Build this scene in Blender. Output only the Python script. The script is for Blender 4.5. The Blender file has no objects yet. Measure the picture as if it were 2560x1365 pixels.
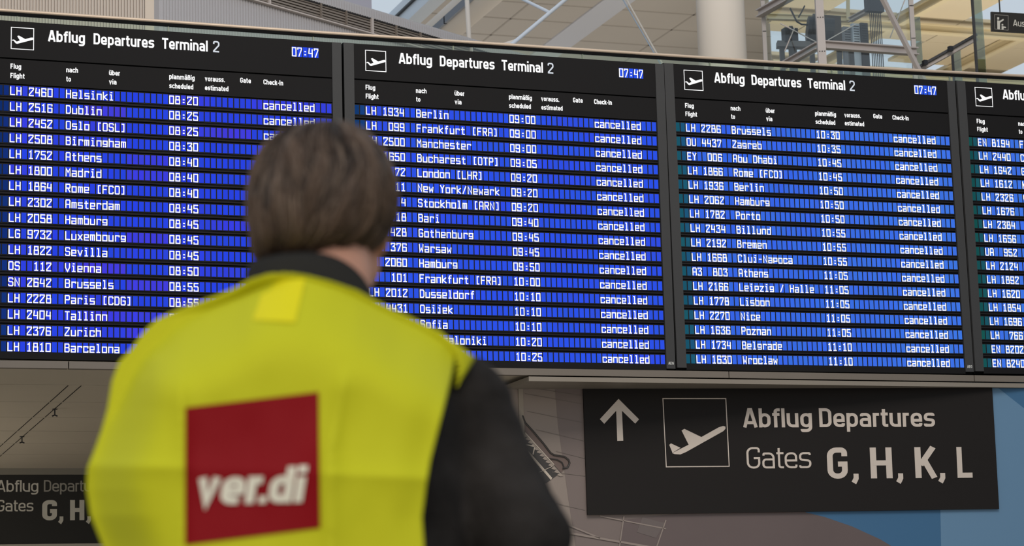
import bpy, bmesh, math, random
import numpy as np
from mathutils import Vector, Matrix, noise

random.seed(7)
rng = np.random.default_rng(7)
SC = bpy.context.scene
COL = SC.collection

# ------------------------------------------------------------------ camera
W, H, FPX = 2560.0, 1365.0, 5739.5
CAM_Z = 1.10
ROW0 = CAM_Z + 4.2162                       # height of the first flight row's base line
CAM = np.array([-2.0706, -16.5477, CAM_Z])
RIGHT = np.array([0.94277404, -0.33207059, -0.0301036])
UP = np.array([-0.02817081, -0.16928837, 0.98516387])
FWD = np.array([0.33224014, 0.92793888, 0.16895538])
cam_data = bpy.data.cameras.new('camera')
cam = bpy.data.objects.new('camera', cam_data)
COL.objects.link(cam)
cam.matrix_world = Matrix(((RIGHT[0], UP[0], -FWD[0], CAM[0]), (RIGHT[1], UP[1], -FWD[1], CAM[1]),
                           (RIGHT[2], UP[2], -FWD[2], CAM[2]), (0, 0, 0, 1)))
cam_data.sensor_width = 36.0
cam_data.lens = FPX / W * 36.0
cam_data.clip_start, cam_data.clip_end = 0.1, 400
cam_data.dof.use_dof = True
cam_data.dof.focus_distance = 16.9
cam_data.dof.aperture_fstop = 6.4
SC.camera = cam

# ------------------------------------------------------------------ world, lights, exposure
SC.view_settings.view_transform = 'Standard'
SC.view_settings.look = 'None'
SC.view_settings.gamma = 1.0
SC.view_settings.use_curve_mapping = False
SC.view_settings.exposure = 0.0


def lin(c):
    return tuple(((v / 255.0) / 12.92 if v / 255.0 <= 0.04045 else ((v / 255.0 + 0.055) / 1.055) ** 2.4) for v in c)


world = bpy.data.worlds.new('daylight')
SC.world = world
world.use_nodes = True
nt = world.node_tree
nt.nodes.clear()
wo = nt.nodes.new('ShaderNodeOutputWorld')
bg = nt.nodes.new('ShaderNodeBackground')
tc = nt.nodes.new('ShaderNodeTexCoord')
sp = nt.nodes.new('ShaderNodeSeparateXYZ')
ramp = nt.nodes.new('ShaderNodeValToRGB')
mr = nt.nodes.new('ShaderNodeMapRange')
mr.inputs['From Min'].default_value = -1
mr.inputs['From Max'].default_value = 1
nt.links.new(tc.outputs['Generated'], sp.inputs[0])
nt.links.new(sp.outputs['Z'], mr.inputs['Value'])
nt.links.new(mr.outputs[0], ramp.inputs[0])
e = ramp.color_ramp.elements
e[0].position, e[0].color = 0.45, (0.30, 0.28, 0.25, 1)
e[1].position, e[1].color = 0.56, (0.50, 0.48, 0.45, 1)
e2 = ramp.color_ramp.elements.new(0.60)
e2.color = (0.86, 0.98, 1.10, 1)
nt.links.new(ramp.outputs[0], bg.inputs['Color'])
bg.inputs['Strength'].default_value = 0.62
nt.links.new(bg.outputs[0], wo.inputs[0])


def area_light(name, loc, size, power, color, target=None, size_y=None):
    d = bpy.data.lights.new(name, 'AREA')
    d.energy, d.color, d.size = power, color, size
    if size_y:
        d.shape, d.size_y = 'RECTANGLE', size_y
    o = bpy.data.objects.new(name, d)
    COL.objects.link(o)
    o.location = loc
    dirv = (Vector(target) - Vector(loc)) if target is not None else Vector((0, 0, -1))
    o.rotation_euler = dirv.to_track_quat('-Z', 'Y').to_euler()
    return o


area_light('vest_fill', (-6.0, -25.0, 6.5), 5.0, 620, (1.0, 0.95, 0.86), target=(-1.2, -13.9, 1.4))  # added fill behind the camera, evens out the shading of the vest
area_light('gallery_wall_fill', (3.0, -9.0, 13.0), 6.0, 1500, (1.0, 0.93, 0.84), target=(3.0, 9.0, 8.0))  # added fill high over the hall, brightens the gallery walls
area_light('gallery_uplight', (11.0, 33.0, 5.6), 9.0, 650, (1.0, 0.96, 0.91), target=(11.0, 27.0, 14.0))
area_light('gallery_uplight', (19.0, 17.0, 5.6), 8.0, 800, (1.0, 0.93, 0.82), target=(21.0, 23.0, 13.0))
area_light('concourse_fill', (-4.0, 5.6, 0.4), 4.0, 300, (1.0, 0.93, 0.82), target=(-4.0, 6.0, 4.0))  # added fill near the floor, lifts the dark soffit like floor bounce
area_light('concourse_fill', (4.0, -4.0, 0.4), 5.0, 60, (1.0, 0.92, 0.82), target=(4.0, 0.5, 3.0))  # weaker added fill of the same sort, aimed under the boards


# ------------------------------------------------------------------ picture measurements -> places
def ray(px, py):
    return RIGHT * (px - W / 2) - UP * (py - H / 2) + FWD * FPX


def pix(px, py, depth):
    """the point seen at (px, py) at that distance along the viewing axis"""
    return CAM + ray(px, py) * (depth / FPX)


def on_y(px, py, y):
    r = ray(px, py)
    return CAM + r * ((y - CAM[1]) / r[1])


def on_z(px, py, z):
    r = ray(px, py)
    return CAM + r * ((z - CAM[2]) / r[2])


def on_plane(px, py, p0, n):
    r = ray(px, py)
    return CAM + r * (np.dot(np.asarray(p0) - CAM, n) / np.dot(r, n))


# ------------------------------------------------------------------ materials
MATS = {}


def mat(name, rgb, rough=0.6, metal=0.0, spec=0.4, bump=None, vary=None):
    if name in MATS:
        return MATS[name]
    m = bpy.data.materials.new(name)
    m.use_nodes = True
    t = m.node_tree
    b = t.nodes['Principled BSDF']
    c = lin(rgb)
    b.inputs['Base Color'].default_value = (*c, 1)
    b.inputs['Roughness'].default_value = rough
    b.inputs['Metallic'].default_value = metal
    b.inputs['Specular IOR Level'].default_value = spec
    if bump or vary:
        co = t.nodes.new('ShaderNodeTexCoord')
    if bump:
        nz = t.nodes.new('ShaderNodeTexNoise')
        nz.inputs['Scale'].default_value = bump[0]
        nz.inputs['Detail'].default_value = 4
        bp = t.nodes.new('ShaderNodeBump')
        bp.inputs['Strength'].default_value = bump[1]
        bp.inputs['Distance'].default_value = bump[2]
        t.links.new(co.outputs['Object'], nz.inputs['Vector'])
        t.links.new(nz.outputs['Fac'], bp.inputs['Height'])
        t.links.new(bp.outputs[0], b.inputs['Normal'])
    if vary:
        n2 = t.nodes.new('ShaderNodeTexNoise')
        n2.inputs['Scale'].default_value = vary[0]
        n2.inputs['Detail'].default_value = 5
        rp = t.nodes.new('ShaderNodeValToRGB')
        rp.color_ramp.elements[0].position = 0.3
        rp.color_ramp.elements[1].position = 0.7
        rp.color_ramp.elements[0].color = (*[v * (1 - vary[1]) for v in c], 1)
        rp.color_ramp.elements[1].color = (*[min(1, v * (1 + vary[1])) for v in c], 1)
        t.links.new(co.outputs['Object'], n2.inputs['Vector'])
        t.links.new(n2.outputs['Fac'], rp.inputs[0])
        t.links.new(rp.outputs[0], b.inputs['Base Color'])
    MATS[name] = m
    return m


def lit_mat(name, rgb, strength=1.0):
    m = bpy.data.materials.new(name)
    m.use_nodes = True
    t = m.node_tree
    t.nodes.clear()
    o = t.nodes.new('ShaderNodeOutputMaterial')
    em = t.nodes.new('ShaderNodeEmission')
    em.inputs['Color'].default_value = (*lin(rgb), 1)
    em.inputs['Strength'].default_value = strength
    t.links.new(em.outputs[0], o.inputs[0])
    MATS[name] = m
    return m


def attr_mat(name, emit=False, rough=0.6):
    m = bpy.data.materials.new(name)
    m.use_nodes = True
    t = m.node_tree
    a = t.nodes.new('ShaderNodeAttribute')
    a.attribute_name = 'tone'
    if emit:
        t.nodes.clear()
        a = t.nodes.new('ShaderNodeAttribute')
        a.attribute_name = 'tone'
        o = t.nodes.new('ShaderNodeOutputMaterial')
        em = t.nodes.new('ShaderNodeEmission')
        t.links.new(a.outputs['Color'], em.inputs['Color'])
        t.links.new(em.outputs[0], o.inputs[0])
    else:
        b = t.nodes['Principled BSDF']
        b.inputs['Roughness'].default_value = rough
        t.links.new(a.outputs['Color'], b.inputs['Base Color'])
    MATS[name] = m
    return m


def glass_mat(name, tint, gloss=0.08, rough=0.03):
    m = bpy.data.materials.new(name)
    m.use_nodes = True
    t = m.node_tree
    t.nodes.clear()
    o = t.nodes.new('ShaderNodeOutputMaterial')
    tr = t.nodes.new('ShaderNodeBsdfTransparent')
    tr.inputs['Color'].default_value = (*lin(tint), 1)
    gl = t.nodes.new('ShaderNodeBsdfGlossy')
    gl.inputs['Roughness'].default_value = rough
    mx = t.nodes.new('ShaderNodeMixShader')
    mx.inputs[0].default_value = gloss
    t.links.new(tr.outputs[0], mx.inputs[1])
    t.links.new(gl.outputs[0], mx.inputs[2])
    t.links.new(mx.outputs[0], o.inputs[0])
    MATS[name] = m
    return m


M_BLACK = mat('board_black', (22, 21, 22), 0.75, spec=0.12)
M_SEAM = mat('board_seam', (8, 8, 9), 0.8, spec=0.1)
M_ROW = mat('row_strip', (24, 23, 26), 0.7, spec=0.15)
M_GREY = mat('side_grey', (55, 55, 56), 0.7, spec=0.2)
M_WHITE_LIT = lit_mat('letter_light', (252, 252, 252), 1.08)
M_DIM_LIT = lit_mat('letter_light_dim', (214, 220, 228), 1.0)
M_CELL = attr_mat('flap_cell', emit=True)
M_PLATE = mat('plate_print', (190, 190, 188), 0.6)


# ------------------------------------------------------------------ mesh building
class MB:
    def __init__(self):
        self.v, self.f, self.c = [], [], []

    def quad(self, pts, tone=None):
        n = len(self.v)
        self.v += [tuple(map(float, p)) for p in pts]
        self.f.append(tuple(range(n, n + len(pts))))
        self.c.append(tone)

    def box(self, lo, hi, tone=None, xf=None):
        x0, y0, z0 = lo
        x1, y1, z1 = hi
        p = [(x0, y0, z0), (x1, y0, z0), (x1, y1, z0), (x0, y1, z0), (x0, y0, z1), (x1, y0, z1), (x1, y1, z1), (x0, y1, z1)]
        if xf:
            p = [xf(q) for q in p]
        n = len(self.v)
        self.v += [tuple(map(float, q)) for q in p]
        for q in ((0, 3, 2, 1), (4, 5, 6, 7), (0, 1, 5, 4), (1, 2, 6, 5), (2, 3, 7, 6), (3, 0, 4, 7)):
            self.f.append(tuple(n + i for i in q))
            self.c.append(tone)

    def prism(self, pts, off):
        """polygon pts swept by the vector off"""
        n, k = len(self.v), len(pts)
        off = np.asarray(off, float)
        self.v += [tuple(map(float, p)) for p in pts] + [tuple(np.asarray(p, float) + off) for p in pts]
        self.f.append(tuple(range(n + k - 1, n - 1, -1)))
        self.f.append(tuple(range(n + k, n + 2 * k)))
        self.c += [None, None]
        for i in range(k):
            j = (i + 1) % k
            self.f.append((n + i, n + j, n + k + j, n + k + i))
            self.c.append(None)

    def bar(self, a, b, w, h, up=(0, 0, 1)):
        """rectangular bar from a to b, w across and h along up"""
        a, b = np.asarray(a, float), np.asarray(b, float)
        d = b - a
        d = d / np.linalg.norm(d)
        u = np.asarray(up, float)
        s = np.cross(d, u)
        s = s / np.linalg.norm(s)
        u = np.cross(s, d)
        n = len(self.v)
        for p in (a, b):
            for i, j in ((-1, -1), (1, -1), (1, 1), (-1, 1)):
                self.v.append(tuple(p + s * (i * w / 2) + u * (j * h / 2)))
        for q in ((3, 2, 1, 0), (4, 5, 6, 7), (0, 1, 5, 4), (1, 2, 6, 5), (2, 3, 7, 6), (3, 0, 4, 7)):
            self.f.append(tuple(n + i for i in q))
            self.c.append(None)

    def ibeam(self, a, b, w, h, up=(0, 0, 1), t=0.16):
        """I-section: two flanges and a web"""
        a, b = np.asarray(a, float), np.asarray(b, float)
        d = (b - a) / np.linalg.norm(b - a)
        u = np.asarray(up, float)
        s = np.cross(d, u)
        s /= np.linalg.norm(s)
        u = np.cross(s, d)
        o = u * (h / 2 - h * t / 2)
        self.bar(a + o, b + o, w, h * t, up)
        self.bar(a - o, b - o, w, h * t, up)
        self.bar(a, b, w * 0.25, h * (1 - 2 * t), up)

    def tube(self, path, r, seg=12, cap=True):
        path = [np.asarray(p, float) for p in path]
        rr = r if hasattr(r, '__len__') else [r] * len(path)
        n0 = len(self.v)
        ref = None
        for i, p in enumerate(path):
            d = path[min(i + 1, len(path) - 1)] - path[max(i - 1, 0)]
            d /= np.linalg.norm(d) + 1e-12
            if ref is None:
                ref = np.array([0, 0, 1.0]) if abs(d[2]) < 0.9 else np.array([1.0, 0, 0])
            s = np.cross(d, ref)
            s /= np.linalg.norm(s)
            u = np.cross(s, d)
            ref = u
            for k in range(seg):
                t = 2 * math.pi * k / seg
                self.v.append(tuple(p + (s * math.cos(t) + u * math.sin(t)) * rr[i]))
        for i in range(len(path) - 1):
            for k in range(seg):
                a, b = n0 + i * seg + k, n0 + i * seg + (k + 1) % seg
                self.f.append((a, b, b + seg, a + seg))
                self.c.append(None)
        if cap:
            self.f.append(tuple(n0 + k for k in range(seg - 1, -1, -1)))
            self.f.append(tuple(n0 + (len(path) - 1) * seg + k for k in range(seg)))
            self.c += [None, None]

    def loft(self, rings, cap=True, closed=True):
        n0, k = len(self.v), len(rings[0])
        for r in rings:
            self.v += [tuple(map(float, p)) for p in r]
        for i in range(len(rings) - 1):
            for j in range(k if closed else k - 1):
                a, b = n0 + i * k + j, n0 + i * k + (j + 1) % k
                self.f.append((a, b, b + k, a + k))
                self.c.append(None)
        if cap:
            self.f.append(tuple(n0 + j for j in range(k - 1, -1, -1)))
            self.f.append(tuple(n0 + (len(rings) - 1) * k + j for j in range(k)))
            self.c += [None, None]

    def ellipsoid(self, c, ax, rot=None, seg=20, rings=12):
        c = np.asarray(c, float)
        R = np.eye(3) if rot is None else np.asarray(rot)
        n0 = len(self.v)
        rows = []
        for i in range(rings + 1):
            ph = math.pi * i / rings
            row = []
            for k in range(seg):
                th = 2 * math.pi * k / seg
                q = R @ np.array([ax[0] * math.sin(ph) * math.cos(th), ax[1] * math.sin(ph) * math.sin(th), ax[2] * math.cos(ph)])
                row.append(c + q)
            rows.append(row)
        top, bot = rows[0][0], rows[-1][0]
        self.v.append(tuple(top))
        for row in rows[1:-1]:
            self.v += [tuple(p) for p in row]
        self.v.append(tuple(bot))
        last = len(self.v) - 1
        for k in range(seg):
            self.f.append((n0, n0 + 1 + k, n0 + 1 + (k + 1) % seg))
            self.f.append((last, last - seg + (k + 1) % seg, last - seg + k))
            self.c += [None, None]
        for i in range(rings - 2):
            for k in range(seg):
                a, b = n0 + 1 + i * seg + k, n0 + 1 + i * seg + (k + 1) % seg
                self.f.append((a, a + seg, b + seg, b))
                self.c.append(None)

    def build(self, name, m=None, parent=None, smooth=False):
        me = bpy.data.meshes.new(name)
        me.from_pydata(self.v, [], self.f)
        if any(c is not None for c in self.c):
            at = me.attributes.new('tone', 'FLOAT_COLOR', 'FACE')
            buf = np.ones((len(self.f), 4), np.float32)
            for i, c in enumerate(self.c):
                if c is not None:
                    buf[i, :3] = c
            at.data.foreach_set('color', buf.ravel())
        if smooth:
            me.polygons.foreach_set('use_smooth', [True] * len(me.polygons))
        me.validate()
        me.update()
        o = bpy.data.objects.new(name, me)
        COL.objects.link(o)
        if m is not None:
            me.materials.append(m)
        if parent is not None:
            o.parent = parent
        return o


def tag(o, label=None, cat=None, group=None, kind=None):
    if label:
        o['label'] = label
    if cat:
        o['category'] = cat
    if group:
        o['group'] = group
    if kind:
        o['kind'] = kind
    return o


def empty(name, loc=(0, 0, 0)):
    o = bpy.data.objects.new(name, None)
    o.empty_display_size = 0.1
    COL.objects.link(o)
    o.location = tuple(map(float, loc))
    return o


def local(root):
    """world point -> the root's own space (roots here are only moved, not turned)"""
    L = np.array(root.location)
    return lambda p: np.asarray(p, float) - L


def shift(mb, root):
    L = np.array(root.location)
    mb.v = [tuple(np.asarray(p) - L) for p in mb.v]
    return mb


# ------------------------------------------------------------------ lettering
def round_path(pts, closed=False, seg=5):
    """[(x, y) or (x, y, r)] -> points with each corner rounded by its r"""
    out, n = [], len(pts)
    for i, p in enumerate(pts):
        r = p[2] if len(p) > 2 else 0
        P = np.array(p[:2], float)
        if r <= 0 or (not closed and i in (0, n - 1)):
            out.append(P)
            continue
        A, B = np.array(pts[i - 1][:2], float), np.array(pts[(i + 1) % n][:2], float)
        da, db = A - P, B - P
        la, lb = np.linalg.norm(da), np.linalg.norm(db)
        da, db = da / la, db / lb
        ang = math.acos(max(-1, min(1, float(da @ db))))
        k = min(r / math.tan(ang / 2), la * 0.499, lb * 0.499)
        rr = k * math.tan(ang / 2)
        bis = (da + db) / np.linalg.norm(da + db)
        cc = P + bis * math.hypot(k, rr)
        s, t = P + da * k - cc, P + db * k - cc
        a0, a1 = math.atan2(s[1], s[0]), math.atan2(t[1], t[0])
        d = (a1 - a0 + math.pi) % (2 * math.pi) - math.pi
        for q in range(seg + 1):
            a = a0 + d * q / seg
            out.append(cc + rr * np.array([math.cos(a), math.sin(a)]))
    return out


def stroke_quads(pts, t, closed=False):
    """uniform stroke of width t along pts -> list of quads, mitred"""
    pts = [np.asarray(p, float) for p in pts]
    cl = [pts[0]]
    for p in pts[1:]:
        if np.linalg.norm(p - cl[-1]) > 1e-6:
            cl.append(p)
    pts = cl
    if closed and np.linalg.norm(pts[0] - pts[-1]) < 1e-6:
        pts = pts[:-1]
    n = len(pts)
    L, R = [], []
    for i in range(n):
        if closed or 0 < i < n - 1:
            a, b = pts[i] - pts[i - 1], pts[(i + 1) % n] - pts[i]
            a, b = a / np.linalg.norm(a), b / np.linalg.norm(b)
            na, nb = np.array([-a[1], a[0]]), np.array([-b[1], b[0]])
            m = na + nb
            lm = np.linalg.norm(m)
            m = m / lm if lm > 1e-6 else na
            k = min(1 / max(0.25, float(m @ na)), 2.2)
        else:
            b = pts[1] - pts[0] if i == 0 else pts[-1] - pts[-2]
            b = b / np.linalg.norm(b)
            m, k = np.array([-b[1], b[0]]), 1
        L.append(pts[i] + m * k * t / 2)
        R.append(pts[i] - m * k * t / 2)
    return [(L[i], R[i], R[(i + 1) % n], L[(i + 1) % n]) for i in range(n if closed else n - 1)]


# flap glyphs on a 4 x 6 grid of stroke centre lines
c_ = 0.5
FLAP = {
    'A': [[(0, 0), (0, 6 - c_), (c_, 6), (4 - c_, 6), (4, 6 - c_), (4, 0)], [(0, 2.6), (4, 2.6)]],
    'B': [[(0, 0), (0, 6), (3.3, 6), (3.9, 5.4), (3.9, 3.7), (3.3, 3.2), (0, 3.2)], [(3.3, 3.2), (4, 2.6), (4, .6), (3.4, 0), (0, 0)]],
    'C': [[(4, 4.9), (4, 6 - c_), (4 - c_, 6), (c_, 6), (0, 6 - c_), (0, c_), (c_, 0), (4 - c_, 0), (4, c_), (4, 1.1)]],
    'D': [[(0, 0), (0, 6), (3, 6), (4, 5), (4, 1), (3, 0), (0, 0)]],
    'E': [[(4, 6), (0, 6), (0, 0), (4, 0)], [(0, 3.1), (3.2, 3.1)]],
    'F': [[(4, 6), (0, 6), (0, 0)], [(0, 3.1), (3.2, 3.1)]],
    'G': [[(4, 5.2), (4, 6 - c_), (4 - c_, 6), (c_, 6), (0, 6 - c_), (0, c_), (c_, 0), (4 - c_, 0), (4, c_), (4, 3), (1.8, 3)]],
    'H': [[(0, 0), (0, 6)], [(4, 0), (4, 6)], [(0, 3.1), (4, 3.1)]],
    'K': [[(0, 0), (0, 6)], [(4, 6), (.6, 3.1), (4, 0)]],
    'L': [[(0, 6), (0, 0), (4, 0)]],
    'M': [[(0, 0), (0, 6), (2, 3), (4, 6), (4, 0)]],
    'N': [[(0, 0), (0, 6), (4, 0), (4, 6)]],
    'O': [[(0, c_), (0, 6 - c_), (c_, 6), (4 - c_, 6), (4, 6 - c_), (4, c_), (4 - c_, 0), (c_, 0), (0, c_)]],
    'P': [[(0, 0), (0, 6), (4 - c_, 6), (4, 6 - c_), (4, 3.3), (4 - c_, 2.8), (0, 2.8)]],
    'R': [[(0, 0), (0, 6), (4 - c_, 6), (4, 6 - c_), (4, 3.5), (4 - c_, 3), (0, 3)], [(1.8, 3), (4, 0)]],
    'S': [[(4, 5), (4, 6 - c_), (4 - c_, 6), (c_, 6), (0, 6 - c_), (0, 3.7), (.6, 3.1), (3.4, 3.1), (4, 2.5), (4, c_), (4 - c_, 0), (c_, 0), (0, c_), (0, 1)]],
    'T': [[(0, 6), (4, 6)], [(2, 6), (2, 0)]],
    'U': [[(0, 6), (0, c_), (c_, 0), (4 - c_, 0), (4, c_), (4, 6)]],
    'V': [[(0, 6), (0, 3), (2, 0), (4, 3), (4, 6)]],
    'W': [[(0, 6), (.4, 0), (2, 3), (3.6, 0), (4, 6)]],
    'Y': [[(0, 6), (2, 3), (4, 6)], [(2, 3), (2, 0)]],
    'Z': [[(0, 6), (4, 6), (4, 5.2), (0, .8), (0, 0), (4, 0)]],
    '0': [[(0, 0), (0, 6), (4, 6), (4, 0), (0, 0)]],
    '1': [[(.8, 5.1), (2.1, 6), (2.1, 0)], [(.6, 0), (3.6, 0)]],
    '2': [[(0, 5), (0, 6), (4, 6), (4, 4.9), (0, .9), (0, 0), (4, 0)]],
    '3': [[(0, 5.2), (0, 6), (4, 6), (4, 5), (2, 3.4), (3.3, 3.4), (4, 2.8), (4, 0), (0, 0), (0, .9)]],
    '4': [[(.6, 6), (0, 2.5), (4, 2.5)], [(3.7, 5.4), (3.7, 0)]],
    '5': [[(4, 6), (0, 6), (0, 3.4), (3.4, 3.4), (4, 2.8), (4, 0), (0, 0), (0, 1)]],
    '6': [[(4, 5), (4, 6), (0, 6), (0, 0), (4, 0), (4, 3.2), (0, 3.2)]],
    '7': [[(0, 5), (0, 6), (4, 6), (4, 5), (1.2, 0)]],
    '8': [[(.3, 3.2), (.3, 6), (3.7, 6), (3.7, 3.2)], [(0, 0), (0, 3.2), (4, 3.2), (4, 0), (0, 0)]],
    '9': [[(0, 1), (0, 0), (4, 0), (4, 6), (0, 6), (0, 2.9), (4, 2.9)]],
    'a': [[(0, 4.2), (4, 4.2), (4, 0), (0, 0), (0, 2.1), (4, 2.1)]],
    'b': [[(0, 6), (0, 0), (4, 0), (4, 4.2), (0, 4.2)]],
    'c': [[(4, 3.2), (4, 4.2), (0, 4.2), (0, 0), (4, 0), (4, 1)]],
    'd': [[(4, 6), (4, 0), (0, 0), (0, 4.2), (4, 4.2)]],
    'e': [[(4, 0), (0, 0), (0, 4.2), (4, 4.2), (4, 2), (0, 2)]],
    'f': [[(1.6, 0), (1.6, 5.3), (2.2, 6), (3.6, 6)], [(.6, 4), (3.2, 4)]],
    'g': [[(4, 1.7), (0, 1.7), (0, 4.2), (4, 4.2), (4, 0), (0, 0)]],
    'h': [[(0, 6), (0, 0)], [(0, 4.2), (4, 4.2), (4, 0)]],
    'i': [[(.9, 4.2), (2, 4.2), (2, 0)], [(.7, 0), (3.3, 0)], [(1.3, 5.9), (2.5, 5.9)]],
    'j': [[(1, 4.2), (2.5, 4.2), (2.5, 0), (.7, 0), (.7, .8)], [(1.8, 5.9), (3, 5.9)]],
    'k': [[(0, 6), (0, 0)], [(3.8, 4.2), (.5, 2.2), (4, 0)]],
    'l': [[(.9, 6), (2, 6), (2, 0)], [(.7, 0), (3.3, 0)]],
    'm': [[(0, 0), (0, 4.2), (4, 4.2), (4, 0)], [(2, 4.2), (2, 0)]],
    'n': [[(0, 0), (0, 4.2), (4, 4.2), (4, 0)]],
    'o': [[(0, 0), (0, 4.2), (4, 4.2), (4, 0), (0, 0)]],
    'p': [[(0, 0), (0, 4.2), (4, 4.2), (4, 1.5), (0, 1.5)]],
    'r': [[(.4, 0), (.4, 4.2), (4, 4.2), (4, 3.4)]],
    's': [[(4, 4.2), (0, 4.2), (0, 2.2), (4, 2.2), (4, 0), (0, 0)]],
    't': [[(1.6, 5.6), (1.6, .5), (2.1, 0), (3.6, 0)], [(.3, 4), (3.4, 4)]],
    'u': [[(0, 4.2), (0, 0), (4, 0), (4, 4.2)]],
    'v': [[(0, 4.2), (2, 0), (4, 4.2)]],
    'w': [[(0, 4.2), (.5, 0), (2, 2.6), (3.5, 0), (4, 4.2)]],
    'x': [[(0, 4.2), (4, 0)], [(0, 0), (4, 4.2)]],
    'z': [[(0, 4.2), (4, 4.2), (0, 0), (4, 0)]],
    '(': [[(3.4, 6), (1.6, 6), (1.6, 0), (3.4, 0)]],
    ')': [[(.6, 6), (2.4, 6), (2.4, 0), (.6, 0)]],
    '/': [[(.4, 0), (3.6, 6)]],
    '-': [[(.7, 2.9), (3.3, 2.9)]],
    ':': [[(1.5, 1.3), (2.6, 1.3)], [(1.5, 3.6), (2.6, 3.6)]],
    '.': [[(1.5, 0), (2.5, 0)]],
}
SQUARE_DOTS = {':': 1.0}


def flap_text(mb, s, col, base, place, h=1.45, w=0.84, t=0.185):
    """one glyph per flap, col and base in flap widths"""
    for i, ch in enumerate(s):
        if ch == ' ' or ch not in FLAP:
            continue
        z = 0
        for st in FLAP[ch]:
            pts = [(col + i - 0.02 + t / 2 + x / 4 * (w - t), base + t / 2 + y / 6 * (h - t)) for x, y in st]
            a, b = np.array(pts[0]), np.array(pts[-1])
            closed = np.linalg.norm(a - b) < 1e-9
            tt = 0.2 if ch == ':' else t
            if not closed:                      # square ends
                d0 = np.array(pts[0]) - np.array(pts[1])
                d1 = np.array(pts[-1]) - np.array(pts[-2])
                pts[0] = tuple(np.array(pts[0]) + d0 / np.linalg.norm(d0) * t * 0.35)
                pts[-1] = tuple(np.array(pts[-1]) + d1 / np.linalg.norm(d1) * t * 0.35)
            for q in stroke_quads(pts, tt, closed):
                mb.quad([place(p[0], p[1], z) for p in q])
            z += 1


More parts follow.
